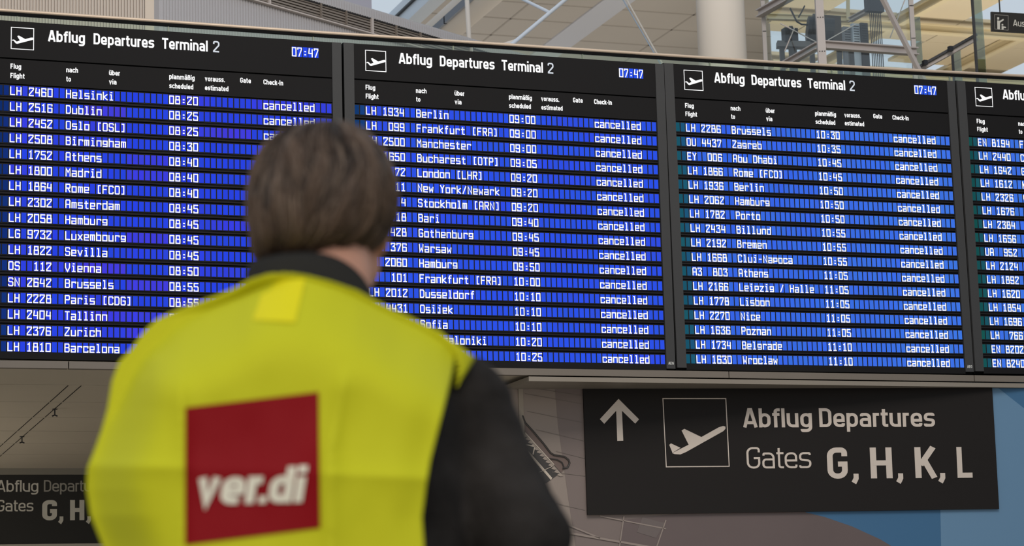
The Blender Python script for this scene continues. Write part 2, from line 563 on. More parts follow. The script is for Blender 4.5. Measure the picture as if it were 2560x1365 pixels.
# sign letters: rounded grotesque, stroke centre lines; cap height 1, x-height XH
def sign_glyph(ch, t, w=1.0):
    h = t / 2
    XH = 0.745
    x1 = 0.50 * w + 0.04 - h                 # right stem centre of an average small letter
    x0, xr = h, max(x1, h + 0.12)
    b, xt, ct = h, XH - h, 1 - h
    mid = (x0 + xr) / 2
    R = (xr - x0) * 0.5
    X1 = xr + 0.045                       # capitals a bit wider
    RC = (X1 - x0) * 0.46
    D = -0.25 + h

    def bowl(l, r, bo, to, rad):
        return ('c', [(l, bo, rad), (r, bo, rad), (r, to, rad), (l, to, rad)])
    g = {
        'a': (xr + h, [[(x0 + .02, xt - .10), (x0 + .02, xt, R * .9), (xr, xt, R * .9), (xr, 0)],
                       ('c', [(x0, b, R * .6), (xr, b, R * .3), (xr, xt * .60, 0), (x0, xt * .60, R * .6)])]),
        'b': (xr + h, [[(x0, 1), (x0, 0)], bowl(x0, xr, b, xt, R)]),
        'c': (xr + h - .02, [[(xr, xt - .14), (xr, xt, R), (x0, xt, R), (x0, b, R), (xr, b, R), (xr, b + .14)]]),
        'd': (xr + h, [[(xr, 1), (xr, 0)], bowl(x0, xr, b, xt, R)]),
        'e': (xr + h, [[(xr, b + .12), (xr, b, R), (x0, b, R), (x0, xt, R), (xr, xt, R), (xr, xt * .52), (x0, xt * .52)]]),
        'f': (h * 2 + .18, [[(x0 + .07, 0), (x0 + .07, ct, .12), (x0 + .28, ct)], [(0, XH - h * .8), (x0 + .26, XH - h * .8)]]),
        'g': (xr + h, [bowl(x0, xr, b, xt, R), [(xr, XH), (xr, D, R), (x0, D, R), (x0, D + .08)]]),
        'h': (xr + h, [[(x0, 1), (x0, 0)], [(x0, xt - .12), (x0, xt, R), (xr, xt, R), (xr, 0)]]),
        'i': (t, [[(h, XH - .03), (h, 0)], [(h, 1.02), (h, 1.02 - t * .95)]]),
        'k': (xr + h, [[(x0, 1), (x0, 0)], [(xr - .01, XH), (x0 + h * .6, XH * .42)], [(x0 + h * 2, XH * .5), (xr, 0)]]),
        'l': (t, [[(h, 1), (h, 0)]]),
        'm': (2 * xr - x0 + h, [[(x0, XH), (x0, 0)], [(x0, xt - .1), (x0, xt, R), (xr, xt, R), (xr, 0)],
                               [(xr, xt - .1), (xr, xt, R), (2 * xr - x0, xt, R), (2 * xr - x0, 0)]]),
        'n': (xr + h, [[(x0, XH), (x0, 0)], [(x0, xt - .12), (x0, xt, R), (xr, xt, R), (xr, 0)]]),
        'o': (xr + h, [bowl(x0, xr, b, xt, R)]),
        'p': (xr + h, [[(x0, XH), (x0, -.25)], bowl(x0, xr, b, xt, R)]),
        'r': (h * 2 + .14, [[(x0, XH), (x0, 0)], [(x0, xt - .14), (x0, xt, .13), (x0 + .2 + h * .3, xt)]]),
        's': (xr + h - .02, [[(xr - .03, xt - .09), (xr - .03, xt, R * .8), (x0, xt, R * .8), (x0, XH * .53, R * .5), (xr - .02, XH * .47, R * .5),
                             (xr - .02, b, R * .8), (x0 - .01, b, R * .8), (x0 - .01, b + .09)]]),
        't': (h * 2 + .17, [[(x0 + .06, .95), (x0 + .06, b, .1), (x0 + .26, b)], [(0, XH - h * .8), (x0 + .26, XH - h * .8)]]),
        'u': (xr + h, [[(x0, XH), (x0, b, R), (xr, b, R), (xr, b + .12)], [(xr, XH), (xr, 0)]]),
        'v': (xr + h + .02, [[(x0 - .01, XH), (mid + .005, h * .6), (xr + .02, XH)]]),
        'A': (X1 + h + .05, [[(x0 - .02, 0), ((x0 + X1 + .05) / 2 - t * .16, 1)], [((x0 + X1 + .05) / 2 + t * .16, 1), (X1 + .07, 0)], [((x0 + X1 + .05) / 2 - t * .5, 1 - t * .4), ((x0 + X1 + .05) / 2 + t * .5, 1 - t * .4)], [(x0 + .08, .25), (X1 - .03, .25)]]),
        'C': (X1 + h, [[(X1, ct - .2), (X1, ct, RC), (x0, ct, RC), (x0, b, RC), (X1, b, RC), (X1, b + .2)]]),
        'D': (X1 + h, [('c', [(x0, b), (X1, b, RC), (X1, ct, RC), (x0, ct)])]),
        'E': (X1 + h - .06, [[(X1 - .02, ct), (x0, ct), (x0, b), (X1 - .02, b)], [(x0, .5), (X1 - .06, .5)]]),
        'F': (X1 + h - .06, [[(X1, ct), (x0, ct), (x0, 0)], [(x0, .5), (X1 - .04, .5)]]),
        'G': (X1 + h, [[(X1, ct - .2), (X1, ct, RC), (x0, ct, RC), (x0, b, RC), (X1, b, RC), (X1, .5 - h * .4), (mid + .04, .5 - h * .4)]]),
        'H': (X1 + h, [[(x0, 0), (x0, 1)], [(X1, 0), (X1, 1)], [(x0, .5), (X1, .5)]]),
        'I': (t, [[(h, 0), (h, 1)]]),
        'K': (X1 + h, [[(x0, 0), (x0, 1)], [(X1, 1), (x0 + h * .8, .42)], [(x0 + h * 2.2, .56), (X1 + .01, 0)]]),
        'L': (X1 + h - .05, [[(x0, 1), (x0, b), (X1 - .02, b)]]),
        'T': (X1 + h, [[(0, ct), (X1 + h, ct)], [((X1 + h) / 2, ct), ((X1 + h) / 2, 0)]]),
        '2': (X1 + h - .03, [[(x0, ct - .2), (x0, ct, RC), (X1 - .03, ct, RC), (X1 - .03, .62, RC * .6), (x0, b + .06), (x0, b), (X1, b)]]),
        ',': (t * 1.3, [[(t * .8, t * .95), (t * .8, .01), (t * .62, -.05), (t * .30, -.14)]]),
        '.': (t, [[(h, 0), (h, t * .95)]]),
        '-': (.3, [[(.02, .40), (.28, .40)]]),
        'ß': (xr + h, [[(x0, 0), (x0, ct, R), (xr - .03, ct, R), (xr - .03, .62, R * .5), (mid - .02, .56, R * .3), (xr, .46, R * .6), (xr, b, R), (mid - .03, b)]]),
    }
    if ch == 'e' and t > .2:
        return xr + h, [[(xr - .01, b), (x0, b, R), (x0, xt, R), (xr, xt, R), (xr, xt * .56), (x0, xt * .56)]]
    if ch in 'äü':
        wd, st = g['a' if ch == 'ä' else 'u']
        d = t * .8
        return wd, list(st) + [[(mid - .13, .86), (mid - .13, .86 + d)], [(mid + .13, .86), (mid + .13, .86 + d)]]
    return g.get(ch, (0.3, []))


def sign_text(mb, s, place, x, y, cap, t=0.19, width=None, w=1.0, gap=0.085, space=0.30, slant=0.0):
    """place(u, v, layer) takes text units; x, y start of the base line; scaled sideways to fill width"""
    polys, cx = [], 0.0
    for ch in s:
        if ch == ' ':
            cx += space
            continue
        wd, strokes = sign_glyph(ch, t, w)
        for k, st in enumerate(strokes):
            closed = isinstance(st, tuple)
            pts = round_path(st[1] if closed else st, closed)
            for qi, q in enumerate(stroke_quads(pts, t, closed)):
                polys.append(([(p[0] + cx, p[1]) for p in q], k + .06 * qi))
        cx += wd + gap
    total = cx - gap
    sx = (width / total) if width else cap
    for q, k in polys:
        mb.quad([place(x + p[0] * sx + slant * p[1] * cap, y + p[1] * cap, k) for p in q])
    return total * sx


PLANE_ICON = [(.03, .36), (.10, .37), (.20, .25), (.27, .235), (.97, .47), (.985, .53), (.95, .575), (.86, .56), (.62, .48), (.34, .625), (.265, .60), (.285, .55), (.385, .40), (.245, .335), (.135, .42), (.06, .42)]
PLANE_BODY = [(.11, .205), (.15, .19), (.24, .185), (.33, .22), (.93, .52), (.965, .555), (.965, .585), (.93, .595), (.86, .575), (.58, .435), (.32, .555), (.275, .53), (.375, .325)]
PLANE_TAIL = [(.07, .325), (.10, .345), (.245, .28), (.115, .21)]

# ------------------------------------------------------------------ departure boards
CW = 0.045                                  # one flap
RP = 0.117937                               # one row
PITCH = 2.692668
VB = -43.2                                  # bottom of a board in flap widths under the first base line

BOARDS = [
    dict(label='departures board with Helsinki on its top row, at the wall end behind the yellow vest', rows=[
        ('LH 2460', 'Helsinki', '08:20', 'cancelled'), ('LH 2516', 'Dublin', '08:25', 'cancelled'), ('LH 2452', 'Oslo (OSL)', '08:25', 'cancelled'),
        ('LH 2508', 'Birmingham', '08:30', ''), ('LH 1752', 'Athens', '08:40', ''), ('LH 1800', 'Madrid', '08:40', ''), ('LH 1864', 'Rome (FCO)', '08:40', ''),
        ('LH 2302', 'Amsterdam', '08:45', ''), ('LH 2058', 'Hamburg', '08:45', ''), ('LG 9732', 'Luxembourg', '08:45', ''), ('LH 1822', 'Sevilla', '08:45', ''),
        ('OS  112', 'Vienna', '08:50', ''), ('SN 2642', 'Brussels', '08:55', ''), ('LH 2228', 'Paris (CDG)', '08:55', ''), ('LH 2404', 'Tallinn', '09', ''),
        ('LH 2376', 'Zurich', '', ''), ('LH 1810', 'Barcelona', '', '')]),
    dict(label='departures board with Berlin 09:00 on its top row, beside the man\'s head', rows=[
        ('LH 1934', 'Berlin', '09:00', 'cancelled'), ('LH  099', 'Frankfurt (FRA)', '09:00', 'cancelled'), ('LH 2500', 'Manchester', '09:00', 'cancelled'),
        ('   1650', 'Bucharest (OTP)', '09:05', 'cancelled'), ('     72', 'London (LHR)', '09:20', 'cancelled'), ('     11', 'New York/Newark', '09:20', 'cancelled'),
        ('      4', 'Stockholm (ARN)', '09:20', 'cancelled'), ('     18', 'Bari', '09:40', 'cancelled'), ('    428', 'Gothenburg', '09:45', 'cancelled'),
        ('    376', 'Warsaw', '09:45', 'cancelled'), ('   2060', 'Hamburg', '09:50', 'cancelled'), ('    101', 'Frankfurt (FRA)', '10:00', 'cancelled'),
        ('LH 2012', 'Dusseldorf', '10:10', 'cancelled'), ('LH 4431', 'Osijek', '10:10', 'cancelled'), ('      7', 'Sofia', '10:10', 'cancelled'),
        ('', 'Thessaloniki', '10:20', 'cancelled'), ('', '', '10:25', 'cancelled')]),
    dict(label='departures board with Brussels 10:30 on its top row, above the gates sign', rows=[
        ('LH 2286', 'Brussels', '10:30', 'cancelled'), ('OU 4437', 'Zagreb', '10:35', 'cancelled'), ('EY  006', 'Abu Dhabi', '10:45', 'cancelled'),
        ('LH 1866', 'Rome (FCO)', '10:45', 'cancelled'), ('LH 1936', 'Berlin', '10:50', 'cancelled'), ('LH 2062', 'Hamburg', '10:50', 'cancelled'),
        ('LH 1782', 'Porto', '10:50', 'cancelled'), ('LH 2434', 'Billund', '10:55', 'cancelled'), ('LH 2192', 'Bremen', '10:55', 'cancelled'),
        ('LH 1668', 'Cluj-Napoca', '10:55', 'cancelled'), ('A3  803', 'Athens', '11:05', 'cancelled'), ('LH 2166', 'Leipzig / Halle', '11:05', 'cancelled'),
        ('LH 1778', 'Lisbon', '11:05', 'cancelled'), ('LH 2270', 'Nice', '11:05', 'cancelled'), ('LH 1636', 'Poznan', '11:05', 'cancelled'),
        ('LH 1734', 'Belgrade', '11:10', 'cancelled'), ('LH 1630', 'Wroclaw', '11:10', 'cancelled')]),
    dict(label='departures board cut off by the picture edge, with flight EN 8194 on its top row', rows=[
        ('EN 8194', 'F', '', ''), ('LH 2440', 'C', '', ''), ('LH 1642', 'G', '', ''), ('LH 1612', 'K', '', ''), ('LH 2326', 'V', '', ''), ('LH 1676', '', '', ''),
        ('LH 2384', '', '', ''), ('LH 1656', '', '', ''), ('UA  952', '', '', ''), ('LH 2124', '', '', ''), ('LH 1892', '', '', ''), ('LH 1620', '', '', ''),
        ('LH 1854', '', '', ''), ('LH 1696', '', '', ''), ('LH  766', '', '', ''), ('EN 8202', '', '', ''), ('EN 8240', '', '', '')]),
]
SKEW = [(1.56, -0.051), (-0.46, -0.060), (-0.37, 0.0217), (2.85, 0.0)]
TONES = [((40, 68, 226), (72, 60, 222), (18, 48, 110)), ((44, 82, 232), (52, 74, 230), (22, 66, 116)),
         ((52, 98, 230), (66, 122, 230), (26, 82, 106)), ((60, 112, 226), (72, 130, 230), (20, 74, 76))]


def mixc(a, b, f):
    return tuple(a[i] + (b[i] - a[i]) * f for i in range(3))


HEADS = [('Flug', 0, 4.40, 1.72), ('Flight', 0, 2.84, 2.28), ('nach', 9, 4.36, 1.92), ('to', 9, 2.81, .78), ('über', 16, 4.30, 1.80), ('via', 16, 2.76, 1.24),
         ('planmäßig', 26, 4.27, 4.28), ('scheduled', 26, 2.70, 4.04), ('vorauss.', 32, 4.27, 3.40), ('estimated', 32, 2.72, 4.00), ('Gate', 38, 4.36, 1.84), ('Check-In', 42, 4.31, 3.40)]


def make_board(k):
    spec = BOARDS[k]
    a, bsk = SKEW[k]
    rx = np.random.default_rng(100 + k)
    zb = ROW0 + VB * CW + a * 0.00288
    root = empty('departure_board', (k * PITCH, 0, zb))
    root.rotation_euler = (0, -math.atan(bsk * 0.00288 / CW), 0)
    tag(root, spec['label'], 'departure board', 'departure boards hung side by side under the glass balustrade')

    def P(u, v, y=0.0):
        return (u * CW, y, (v - VB) * CW)

    def at(y):
        return lambda u, v, layer=0: P(u, v, y - 0.0006 * layer)
    m = MB()                                   # case: black back box with its frame lip
    m.box(P(-3.80, -43.15, 0.012), P(55.66, 12.55, 0.24))
    case = m.build('case', M_SEAM, root)
    for side, (u0, u1) in (('l', (-3.80, -2.02)), ('r', (53.98, 55.66))):
        m = MB()
        m.box(P(u0, -42.75, -0.012), P(u1, 12.42, 0.012))
        fr = m.build('side_frame', M_GREY, root)
        if side == 'r':
            m = MB()
            sign_text(m, 'AEG', at(-0.014), 54.32, -42.05, 0.50, t=0.17, width=1.02)
            m.build('maker_plate', M_PLATE, fr)
    m = MB()
    m.box(P(-2.0, -43.15, -0.008), P(53.96, -42.05, 0.012))
    m.build('bottom_rail', M_BLACK, root)
    # title panel
    m = MB()
    m.box(P(-2.0, 6.25, -0.006), P(53.96, 12.42, 0.012))
    tp = m.build('title_panel', M_BLACK, root)
    m = MB()
    for q in stroke_quads([(0.07, 7.76), (3.68, 7.76), (3.68, 11.36), (0.07, 11.36)], 0.13, True):
        m.quad([at(-0.008)(*p) for p in q])
    m.quad([at(-0.008)(0.08 + x * 3.6, 7.78 + y * 3.6) for x, y in PLANE_ICON])
    m.build('departure_symbol', M_WHITE_LIT, tp)
    for s, u, wd in (('Abflug', 6.02, 6.0), ('Departures', 13.43, 10.05), ('Terminal', 24.80, 7.70)):
        m = MB()
        sign_text(m, s, at(-0.008), u, 9.38, 1.88, t=0.172, width=wd)
        m.build('title_lettering', M_WHITE_LIT, tp)
    m = MB()
    sign_text(m, '2', at(-0.008), 33.40, 9.33, 1.96, t=0.13, width=1.10)
    m.build('title_lettering', M_DIM_LIT, tp)
    m = MB()
    for i in range(5):
        m.quad([P(u, v, -0.0075) for u, v in ((46.98 + i * .955, 9.48), (47.80 + i * .955, 9.48), (47.80 + i * .955, 11.22), (46.98 + i * .955, 11.22))], lin(mixc(TONES[k][0], (40, 80, 235), .4)))
    m.build('clock_cells', M_CELL, tp)
    m = MB()
    for i, ch in enumerate('07:47'):
        flap_text(m, ch, 46.98 + i * .955, 9.50, at(-0.009), h=1.62, w=0.82, t=0.185)
    m.build('clock_digits', M_WHITE_LIT, tp)
    # column headings
    m = MB()
    m.box(P(-2.0, 1.92, -0.004), P(53.96, 6.02, 0.012))
    hp = m.build('heading_panel', M_BLACK, root)
    for s, u, v, wd in HEADS:
        if k == 3 and u > 10:
            continue
        m = MB()
        sign_text(m, s, at(-0.006), u, v, 0.87, t=0.19, width=wd)
        m.build('heading_lettering', M_WHITE_LIT, hp)
    # seven-flap modules fade from blue to violet
    base, alt, dark = TONES[k]
    rowq = RP / CW
    mod = rx.random((17, 8))
    for r in range(17):
        v0 = -r * rowq
        m = MB()
        m.box(P(-2.0, v0 - 0.20, -0.002), P(53.96, v0 + 1.74, 0.012))
        m.box(P(-2.0, v0 - 0.60, 0.004), P(53.96, v0 - 0.24, 0.012))
        row = m.build('flight_row', M_ROW, root)
        cells = MB()
        for c in range(-2, 54):
            md = (c + 2) // 7
            f = mod[r, md]
            f = 0.85 * max(0, (f - .55) / .45) if k < 2 else 0.7 * f
            if k == 0:
                f *= 1.0 if md in (2, 3, 5, 6) else 0.55
            if k == 1:
                f *= 0.6
            if k >= 2:
                f = 0.25 * f + 0.75 * c / 54 * (0.9 if k == 2 else 0.7)
            tone = mixc(base, alt, max(0, min(1, f)))
            if c < 0:
                tone = dark if c == -2 else mixc(dark, base, 0.16)
                tone = mixc(tone, (30, 100, 90) if k > 1 else (10, 30, 90), 0.3 * rx.random())
            tone = tuple(x * (0.96 + 0.06 * rx.random()) for x in tone)
            wid = 0.80
            cells.quad([P(c + du, v0 + dv, -0.004) for du, dv in ((-.02, -.03), (-.02 + wid, -.03), (-.02 + wid, 1.60), (-.02, 1.60))], lin(tone))
        cells.build('flap_cells', M_CELL, row)
        fl, de, ti, st = spec['rows'][r]
        for nm, s, u in (('flight_number_lettering', fl, 0), ('destination_lettering', de, 9), ('departure_time_lettering', ti, 26), ('status_lettering', st, 42)):
            i0 = 0
            for word in s.split(' '):
                if word:
                    m = MB()
                    flap_text(m, word, u + i0, v0, at(-0.0055))
                    m.build(nm if not (u == 0 and i0 == 0 and len(word) == 2) else 'airline_code_lettering', M_WHITE_LIT, row)
                i0 += len(word) + 1
    return root


for k in range(4):
    make_board(k)

# ------------------------------------------------------------------ the setting: floor, gallery, soffit, walls, roof
M_FLOOR = mat('stone_floor', (150, 145, 136), 0.35, vary=(0.8, 0.12))
M_FASCIA = mat('fascia_panel', (100, 92, 84), 0.55, vary=(1.5, 0.06))
M_SOFFIT = mat('soffit_panel', (168, 158, 142), 0.5, vary=(0.6, 0.05))
M_GAP = mat('gap_dark', (26, 24, 22), 0.8, spec=0.1)
M_RIB = mat('ribbed_panel', (182, 170, 160), 0.5)
M_RIB2 = mat('ribbed_panel_cool', (176, 174, 178), 0.45)
M_LOUVRE = mat('louvre_metal', (128, 118, 110), 0.5)
M_WHITE = mat('white_paint', (222, 214, 206), 0.55)
M_STEEL = mat('painted_steel', (186, 176, 172), 0.5)
M_RAIL = mat('brushed_rail', (176, 158, 140), 0.5, metal=0.25)
M_DARK = mat('dark_metal', (44, 44, 48), 0.5, metal=0.3)
M_CREAM = mat('cream_beam', (208, 194, 160), 0.55)
M_PALE = mat('pale_strut', (214, 222, 234), 0.5)
M_BLUEP = mat('pale_blue_shade', (172, 190, 212), 0.5)


def structure(o):
    o['kind'] = 'structure'
    return o


m = MB()
m.box((-45, -40, -0.3), (60, 75, 0))
structure(m.build('floor', M_FLOOR))

# gallery edge behind the boards, with the ledge below them
zg0, zg1 = ROW0 - 43.2 * CW, ROW0 + 12.3 * CW
m = MB()
m.box((-9, 0.24, zg0 - 0.02), (15, 0.50, zg1 - 0.02))
structure(m.build('wall_gallery', mat('gallery_wall', (140, 132, 122), 0.6)))
m = MB()
m.box((-12, 0.50, zg1 - 0.62), (26, 40, zg1 - 0.32))
structure(m.build('floor_gallery', M_SOFFIT))
zf = ROW0 - 43.25 * CW - 0.006
m = MB()
seams = [on_y(x, 930, 0)[0] for x in (-700, 170, 1000, 1818, 2430, 3200)]
for i in range(len(seams) - 1):
    m.box((seams[i] + .004, -0.03, zf - 0.052), (seams[i + 1] - .004, 0.03, zf))
structure(m.build('trim_1', M_FASCIA))
zs = zf - 0.062
corner = on_y(1306, 940, 0.12)
m = MB()
m.box((corner[0], -0.025, zs - 0.036), (12.5, 0.60, zs))
m.box((corner[0], 0.60, zs - 0.036), (corner[0] + 0.30, 6.5, zs))
structure(m.build('trim_2', mat('ledge_strip', (120, 112, 102), 0.5)))

# soffit over the lower concourse
zsf = zf - 0.03
yb = on_z(100, 1172, zsf)[1]
print('soffit back y', yb)
m = MB()
y0s = 0.03
plank_lines = [on_z(100, y, zsf)[1] for y in (961.5, 1004.9, 1043.3, 1077.8, 1108, 1135.8)]
ys = [y0s] + plank_lines + [yb]
for i in range(len(ys) - 1):
    m.box((-12, ys[i] + .008, zsf), (corner[0] + 0.6, ys[i + 1] - .008, zsf + 0.06))
structure(m.build('ceiling_soffit', M_SOFFIT))
m = MB()
m.box((-12, y0s, zsf + 0.05), (corner[0] + 0.6, yb, zsf + 0.09))
structure(m.build('ceiling_void', M_GAP))
# slots with cable hooks
slot = MB()
for (ax, ay), (bx, by), ph in (((-60, 1170), (167, 967), 0), ((-60, 1193), (200, 967), .1)):
    A, B = on_z(ax, ay, zsf - 0.002), on_z(bx, by, zsf - 0.002)
    for y_a, y_b in zip(ys[1:-1], ys[2:]):
        for g0, g1 in ((.03, .97),):
            ya, yb_ = y_a + (y_b - y_a) * g0, y_a + (y_b - y_a) * g1
            fa, fb = (ya - B[1]) / (A[1] - B[1]), (yb_ - B[1]) / (A[1] - B[1])
            if fa > -.02 and fb < 1.3:
                slot.bar(B + (A - B) * fa, B + (A - B) * fb, 0.006, 0.003)
structure(slot.build('trim_3', M_GAP))
for px, py, lab in ((137, 1022, 'small dark hook on the soffit, the one closer to the boards'), (55, 1091, 'small dark hook on the soffit, the one further back')):
    c = on_z(px, py, zsf)
    rt = empty('ceiling_hook', c)
    tag(rt, lab, 'ceiling hook', 'hooks on the soffit slots')
    m = MB()
    m.tube([(0, 0, 0.0), (0, 0, -0.055)], 0.0055, 8)
    m.build('stem', M_DARK, rt)
    m = MB()
    m.tube([(-0.022, 0, -0.062), (0, 0, -0.052), (0.022, 0, -0.062)], 0.006, 8)
    m.build('crossbar', M_DARK, rt)
    m = MB()
    m.tube([(0, 0, 0.0), (0, 0, -0.006)], 0.022, 12)
    m.build('base', M_DARK, rt)

# far wall and sign of the lower concourse
m = MB()
m.box((-12, yb + 0.9, 0), (corner[0] + 0.6, yb + 1.1, zg1 - 0.62))
structure(m.build('wall_back', mat('back_wall', (120, 116, 108), 0.6)))
ysn = yb - 0.06
rt = empty('gate_sign', on_y(100, 1358, ysn))
tag(rt, 'dark hanging gates sign under the soffit, half hidden by the yellow vest', 'sign')
M_SIGN = mat('sign_black', (34, 33, 31), 0.4, spec=0.3)
m = MB()
a, b = on_y(-260, 1187, ysn), on_y(470, 1356, ysn)
m.box((a[0], ysn, b[2]), (b[0], ysn + 0.12, a[2]))
shift(m, rt).build('panel', M_SIGN, rt)
m = MB()
t0 = on_y(0, 1173, ysn)[2]
m.box((a[0], ysn - 0.01, a[2]), (b[0], ysn + 0.14, t0 + 0.02))
shift(m, rt).build('top_rail', mat('sign_rail', (128, 124, 114), 0.35, metal=0.4), rt)
m = MB()
m.box((a[0], ysn - 0.01, b[2] - 0.03), (b[0], ysn + 0.14, b[2]))
shift(m, rt).build('bottom_rail', mat('sign_rail_light', (176, 172, 160), 0.4, metal=0.2), rt)
sc_ = (on_y(200, 1250, ysn)[0] - on_y(0, 1250, ysn)[0]) / 200
M_SIGNTXT = mat('sign_text', (196, 193, 184), 0.5)
M_SIGNTXT_D = mat('sign_text_dim', (150, 147, 140), 0.5)


def sgn(px, py):
    o = on_y(0, 1230, ysn)
    return lambda u, v, layer=0: (o[0] + u * sc_, ysn - 0.004 - 0.001 * layer, o[2] + v * sc_)


for s, x, y, cap, wd, t, mt_ in (('Abflug', -8, 0.5, 29, 103, .12, M_SIGNTXT), ('Departures', 109, 0.5, 29, 168, .12, M_SIGNTXT_D), ('Gates', -8, -49, 29, 91, .12, M_SIGNTXT),
                              ('G', 105, -72, 51, 37, .2, M_SIGNTXT), (',', 146, -72, 51, 12, .2, M_SIGNTXT), ('H', 175, -72, 51, 36, .2, M_SIGNTXT), (',', 216, -72, 51, 12, .2, M_SIGNTXT)):
    m = MB()
    sign_text(m, s, sgn(0, 0), x, y, cap, t=t, width=wd)
    shift(m, rt).build('lettering', mt_, rt)

# ------------------------------------------------------------------ printed wall under the boards, with the gates sign
ang = math.radians(6.4)
WD = np.array([math.cos(ang), -math.sin(ang), 0])        # along the wall
WN = np.array([-math.sin(ang), -math.cos(ang), 0])       # out of the wall, to the hall
W0 = np.array([corner[0], 0.50, 0.0])


def wal(px, py, off=0.0):
    return on_plane(px, py, W0 + WN * off, WN)


M_MURAL = mat('mural_print', (126, 114, 106), 0.5, vary=(0.7, 0.08))
rt = empty('printed_wall_panel', (W0[0], W0[1], 0))
tag(rt, 'wall under the boards covered by a printed picture of an escalator and blue shapes', 'wall panel')
m = MB()
L = 7.2
pts = [W0, W0 + WD * L, W0 + WD * L - WN * 0.0 + np.array([0, 5.0, 0]), W0 + np.array([0.0, 5.0, 0])]
m.prism([np.array([p[0], p[1], 0.0]) for p in pts], (0, 0, zs - 0.036))
shift(m, rt).build('wall_board', M_MURAL, rt)


def print_poly(name, pix_pts, mt_, off=0.003, th=0.002):
    m = MB()
    pp = [wal(x, y, off) for x, y in pix_pts]
    m.prism(pp, -WN * th)
    return shift(m, rt).build(name, mt_, rt)


M_BLUE = mat('print_blue', (50, 90, 124), 0.5)
M_BLUE2 = mat('print_light_blue', (86, 118, 146), 0.5)
M_MAUVE = mat('print_mauve', (86, 74, 73), 0.5, vary=(1.2, 0.06))
M_PDARK = mat('print_dark', (50, 46, 44), 0.5)
M_PLINE = mat('print_line', (102, 93, 87), 0.5)
M_PLIGHT = mat('print_light', (176, 164, 150), 0.5)
# darker right-hand tone of the picture and the blue area
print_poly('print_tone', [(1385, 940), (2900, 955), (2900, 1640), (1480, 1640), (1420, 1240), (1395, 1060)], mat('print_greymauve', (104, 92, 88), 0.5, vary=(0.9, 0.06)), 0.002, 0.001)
print_poly('print_blue_area', [(1960, 1240), (2030, 1292), (2120, 1315), (2200, 1350), (2270, 1392), (2330, 1440), (2440, 1640), (2900, 1640), (2900, 940), (2400, 940), (2400, 1200)], M_BLUE, 0.005, 0.002)
print_poly('print_light_area', [(2350, 1230), (2358, 1640), (2900, 1640), (2900, 1060), (2600, 1052), (2470, 950), (2440, 950), (2450, 1240)], M_BLUE2, 0.007, 0.002)  # sloping upper edge leaves a darker corner, the ledge's shadow painted in
ell = [(1480, 1500)] + [(1480 + 0, 1305)] + [(1480 + 560 * math.sin(t), 1500 - 218 * math.cos(t) ** 0.9) for t in np.linspace(0.95, 1.35, 2)]
print_poly('print_swoosh', [(1500, 1640), (1560, 1300), (1800, 1272), (1960, 1268), (2060, 1292), (2130, 1316), (2200, 1348), (2260, 1384), (2330, 1440), (2440, 1640)], M_MAUVE, 0.006, 0.002)
m = MB()
for (x0, y0, x1, y1) in ((1310, 967, 1460, 990), (1312, 984, 1455, 1010), (1318, 1028, 1455, 1056), (1340, 1074, 1460, 1102), (1390, 1128, 1462, 1146), (1310, 1240, 1462, 1275), (1380, 1180, 1465, 1190)):
    a, b = wal(x0, y0, 0.005), wal(x1, y1, 0.005)
    m.bar(a, b, 0.0008, 0.0032, up=np.cross(WN, b - a))
shift(m, rt).build('print_lines', M_PLINE, rt)
m = MB()
for (x0, y0, x1, y1, wpx) in ((1380, 1296, 1500, 1345, 5), (1560, 1290, 1548, 1372, 4), (1500, 1290, 1665, 1322, 4), (1410, 1330, 1650, 1372, 7), (1665, 1300, 1640, 1372, 4)):
    a, b = wal(x0, y0, 0.009), wal(x1, y1, 0.009)
    m.bar(a, b, 0.0008, wpx * 0.0024, up=np.cross(WN, b - a))
shift(m, rt).build('print_frame_lines', mat('print_pale', (126, 114, 107), 0.5), rt)
print_poly('print_window', [(1606, 1293), (1662, 1308), (1640, 1345), (1592, 1330)], mat('print_window_dark', (92, 82, 80), 0.5), 0.008, 0.001)


# the printed escalator
def gp(x, y):                                  # from the close-up's frame
    return (1240 + x / 4.55, 920 + y / 4.55)


print_poly('print_escalator_shaft', [gp(330, 740), gp(735, 1190), gp(570, 1310), gp(500, 1310), gp(320, 1100), gp(320, 760)], M_PDARK, 0.004, 0.002)
print_poly('print_balustrade', [gp(330, 640), gp(420, 720), gp(600, 940), gp(660, 990), gp(790, 1015), gp(830, 1070), gp(800, 1130), gp(740, 1190), gp(330, 730)], mat('print_brown', (96, 80, 74), 0.5), 0.004, 0.0025)
print_poly('print_stringer', [gp(335, 905), gp(350, 960), gp(625, 1275), gp(640, 1250)], M_PLIGHT, 0.007, 0.002)
m = MB()
tt = []
for i in range(13):
    u = i / 12
    x, y = 330 + 400 * u, 745 + 445 * u
    m.prism([wal(*gp(x, y), 0.007), wal(*gp(x + 34, y + 37), 0.007), wal(*gp(x + 2, y + 42), 0.007), wal(*gp(x - 34, y + 28), 0.007), wal(*gp(x - 22, y + 14), 0.007)], -WN * 0.002)
shift(m, rt).build('print_steps', mat('print_step', (140, 128, 118), 0.5), rt)
m = MB()
for path, r in (([(300, 540), (330, 620), (420, 720), (540, 860), (620, 965), (660, 990), (780, 1010), (825, 1045), (838, 1080), (815, 1130), (770, 1140)], .0075),
                ([(610, 1030), (700, 1045), (750, 1075), (770, 1120), (760, 1150)], .006)):
    m.tube([wal(*gp(x, y), 0.008) for x, y in path], r, 6)
shift(m, rt).build('print_handrail', M_PDARK, rt)
m = MB()
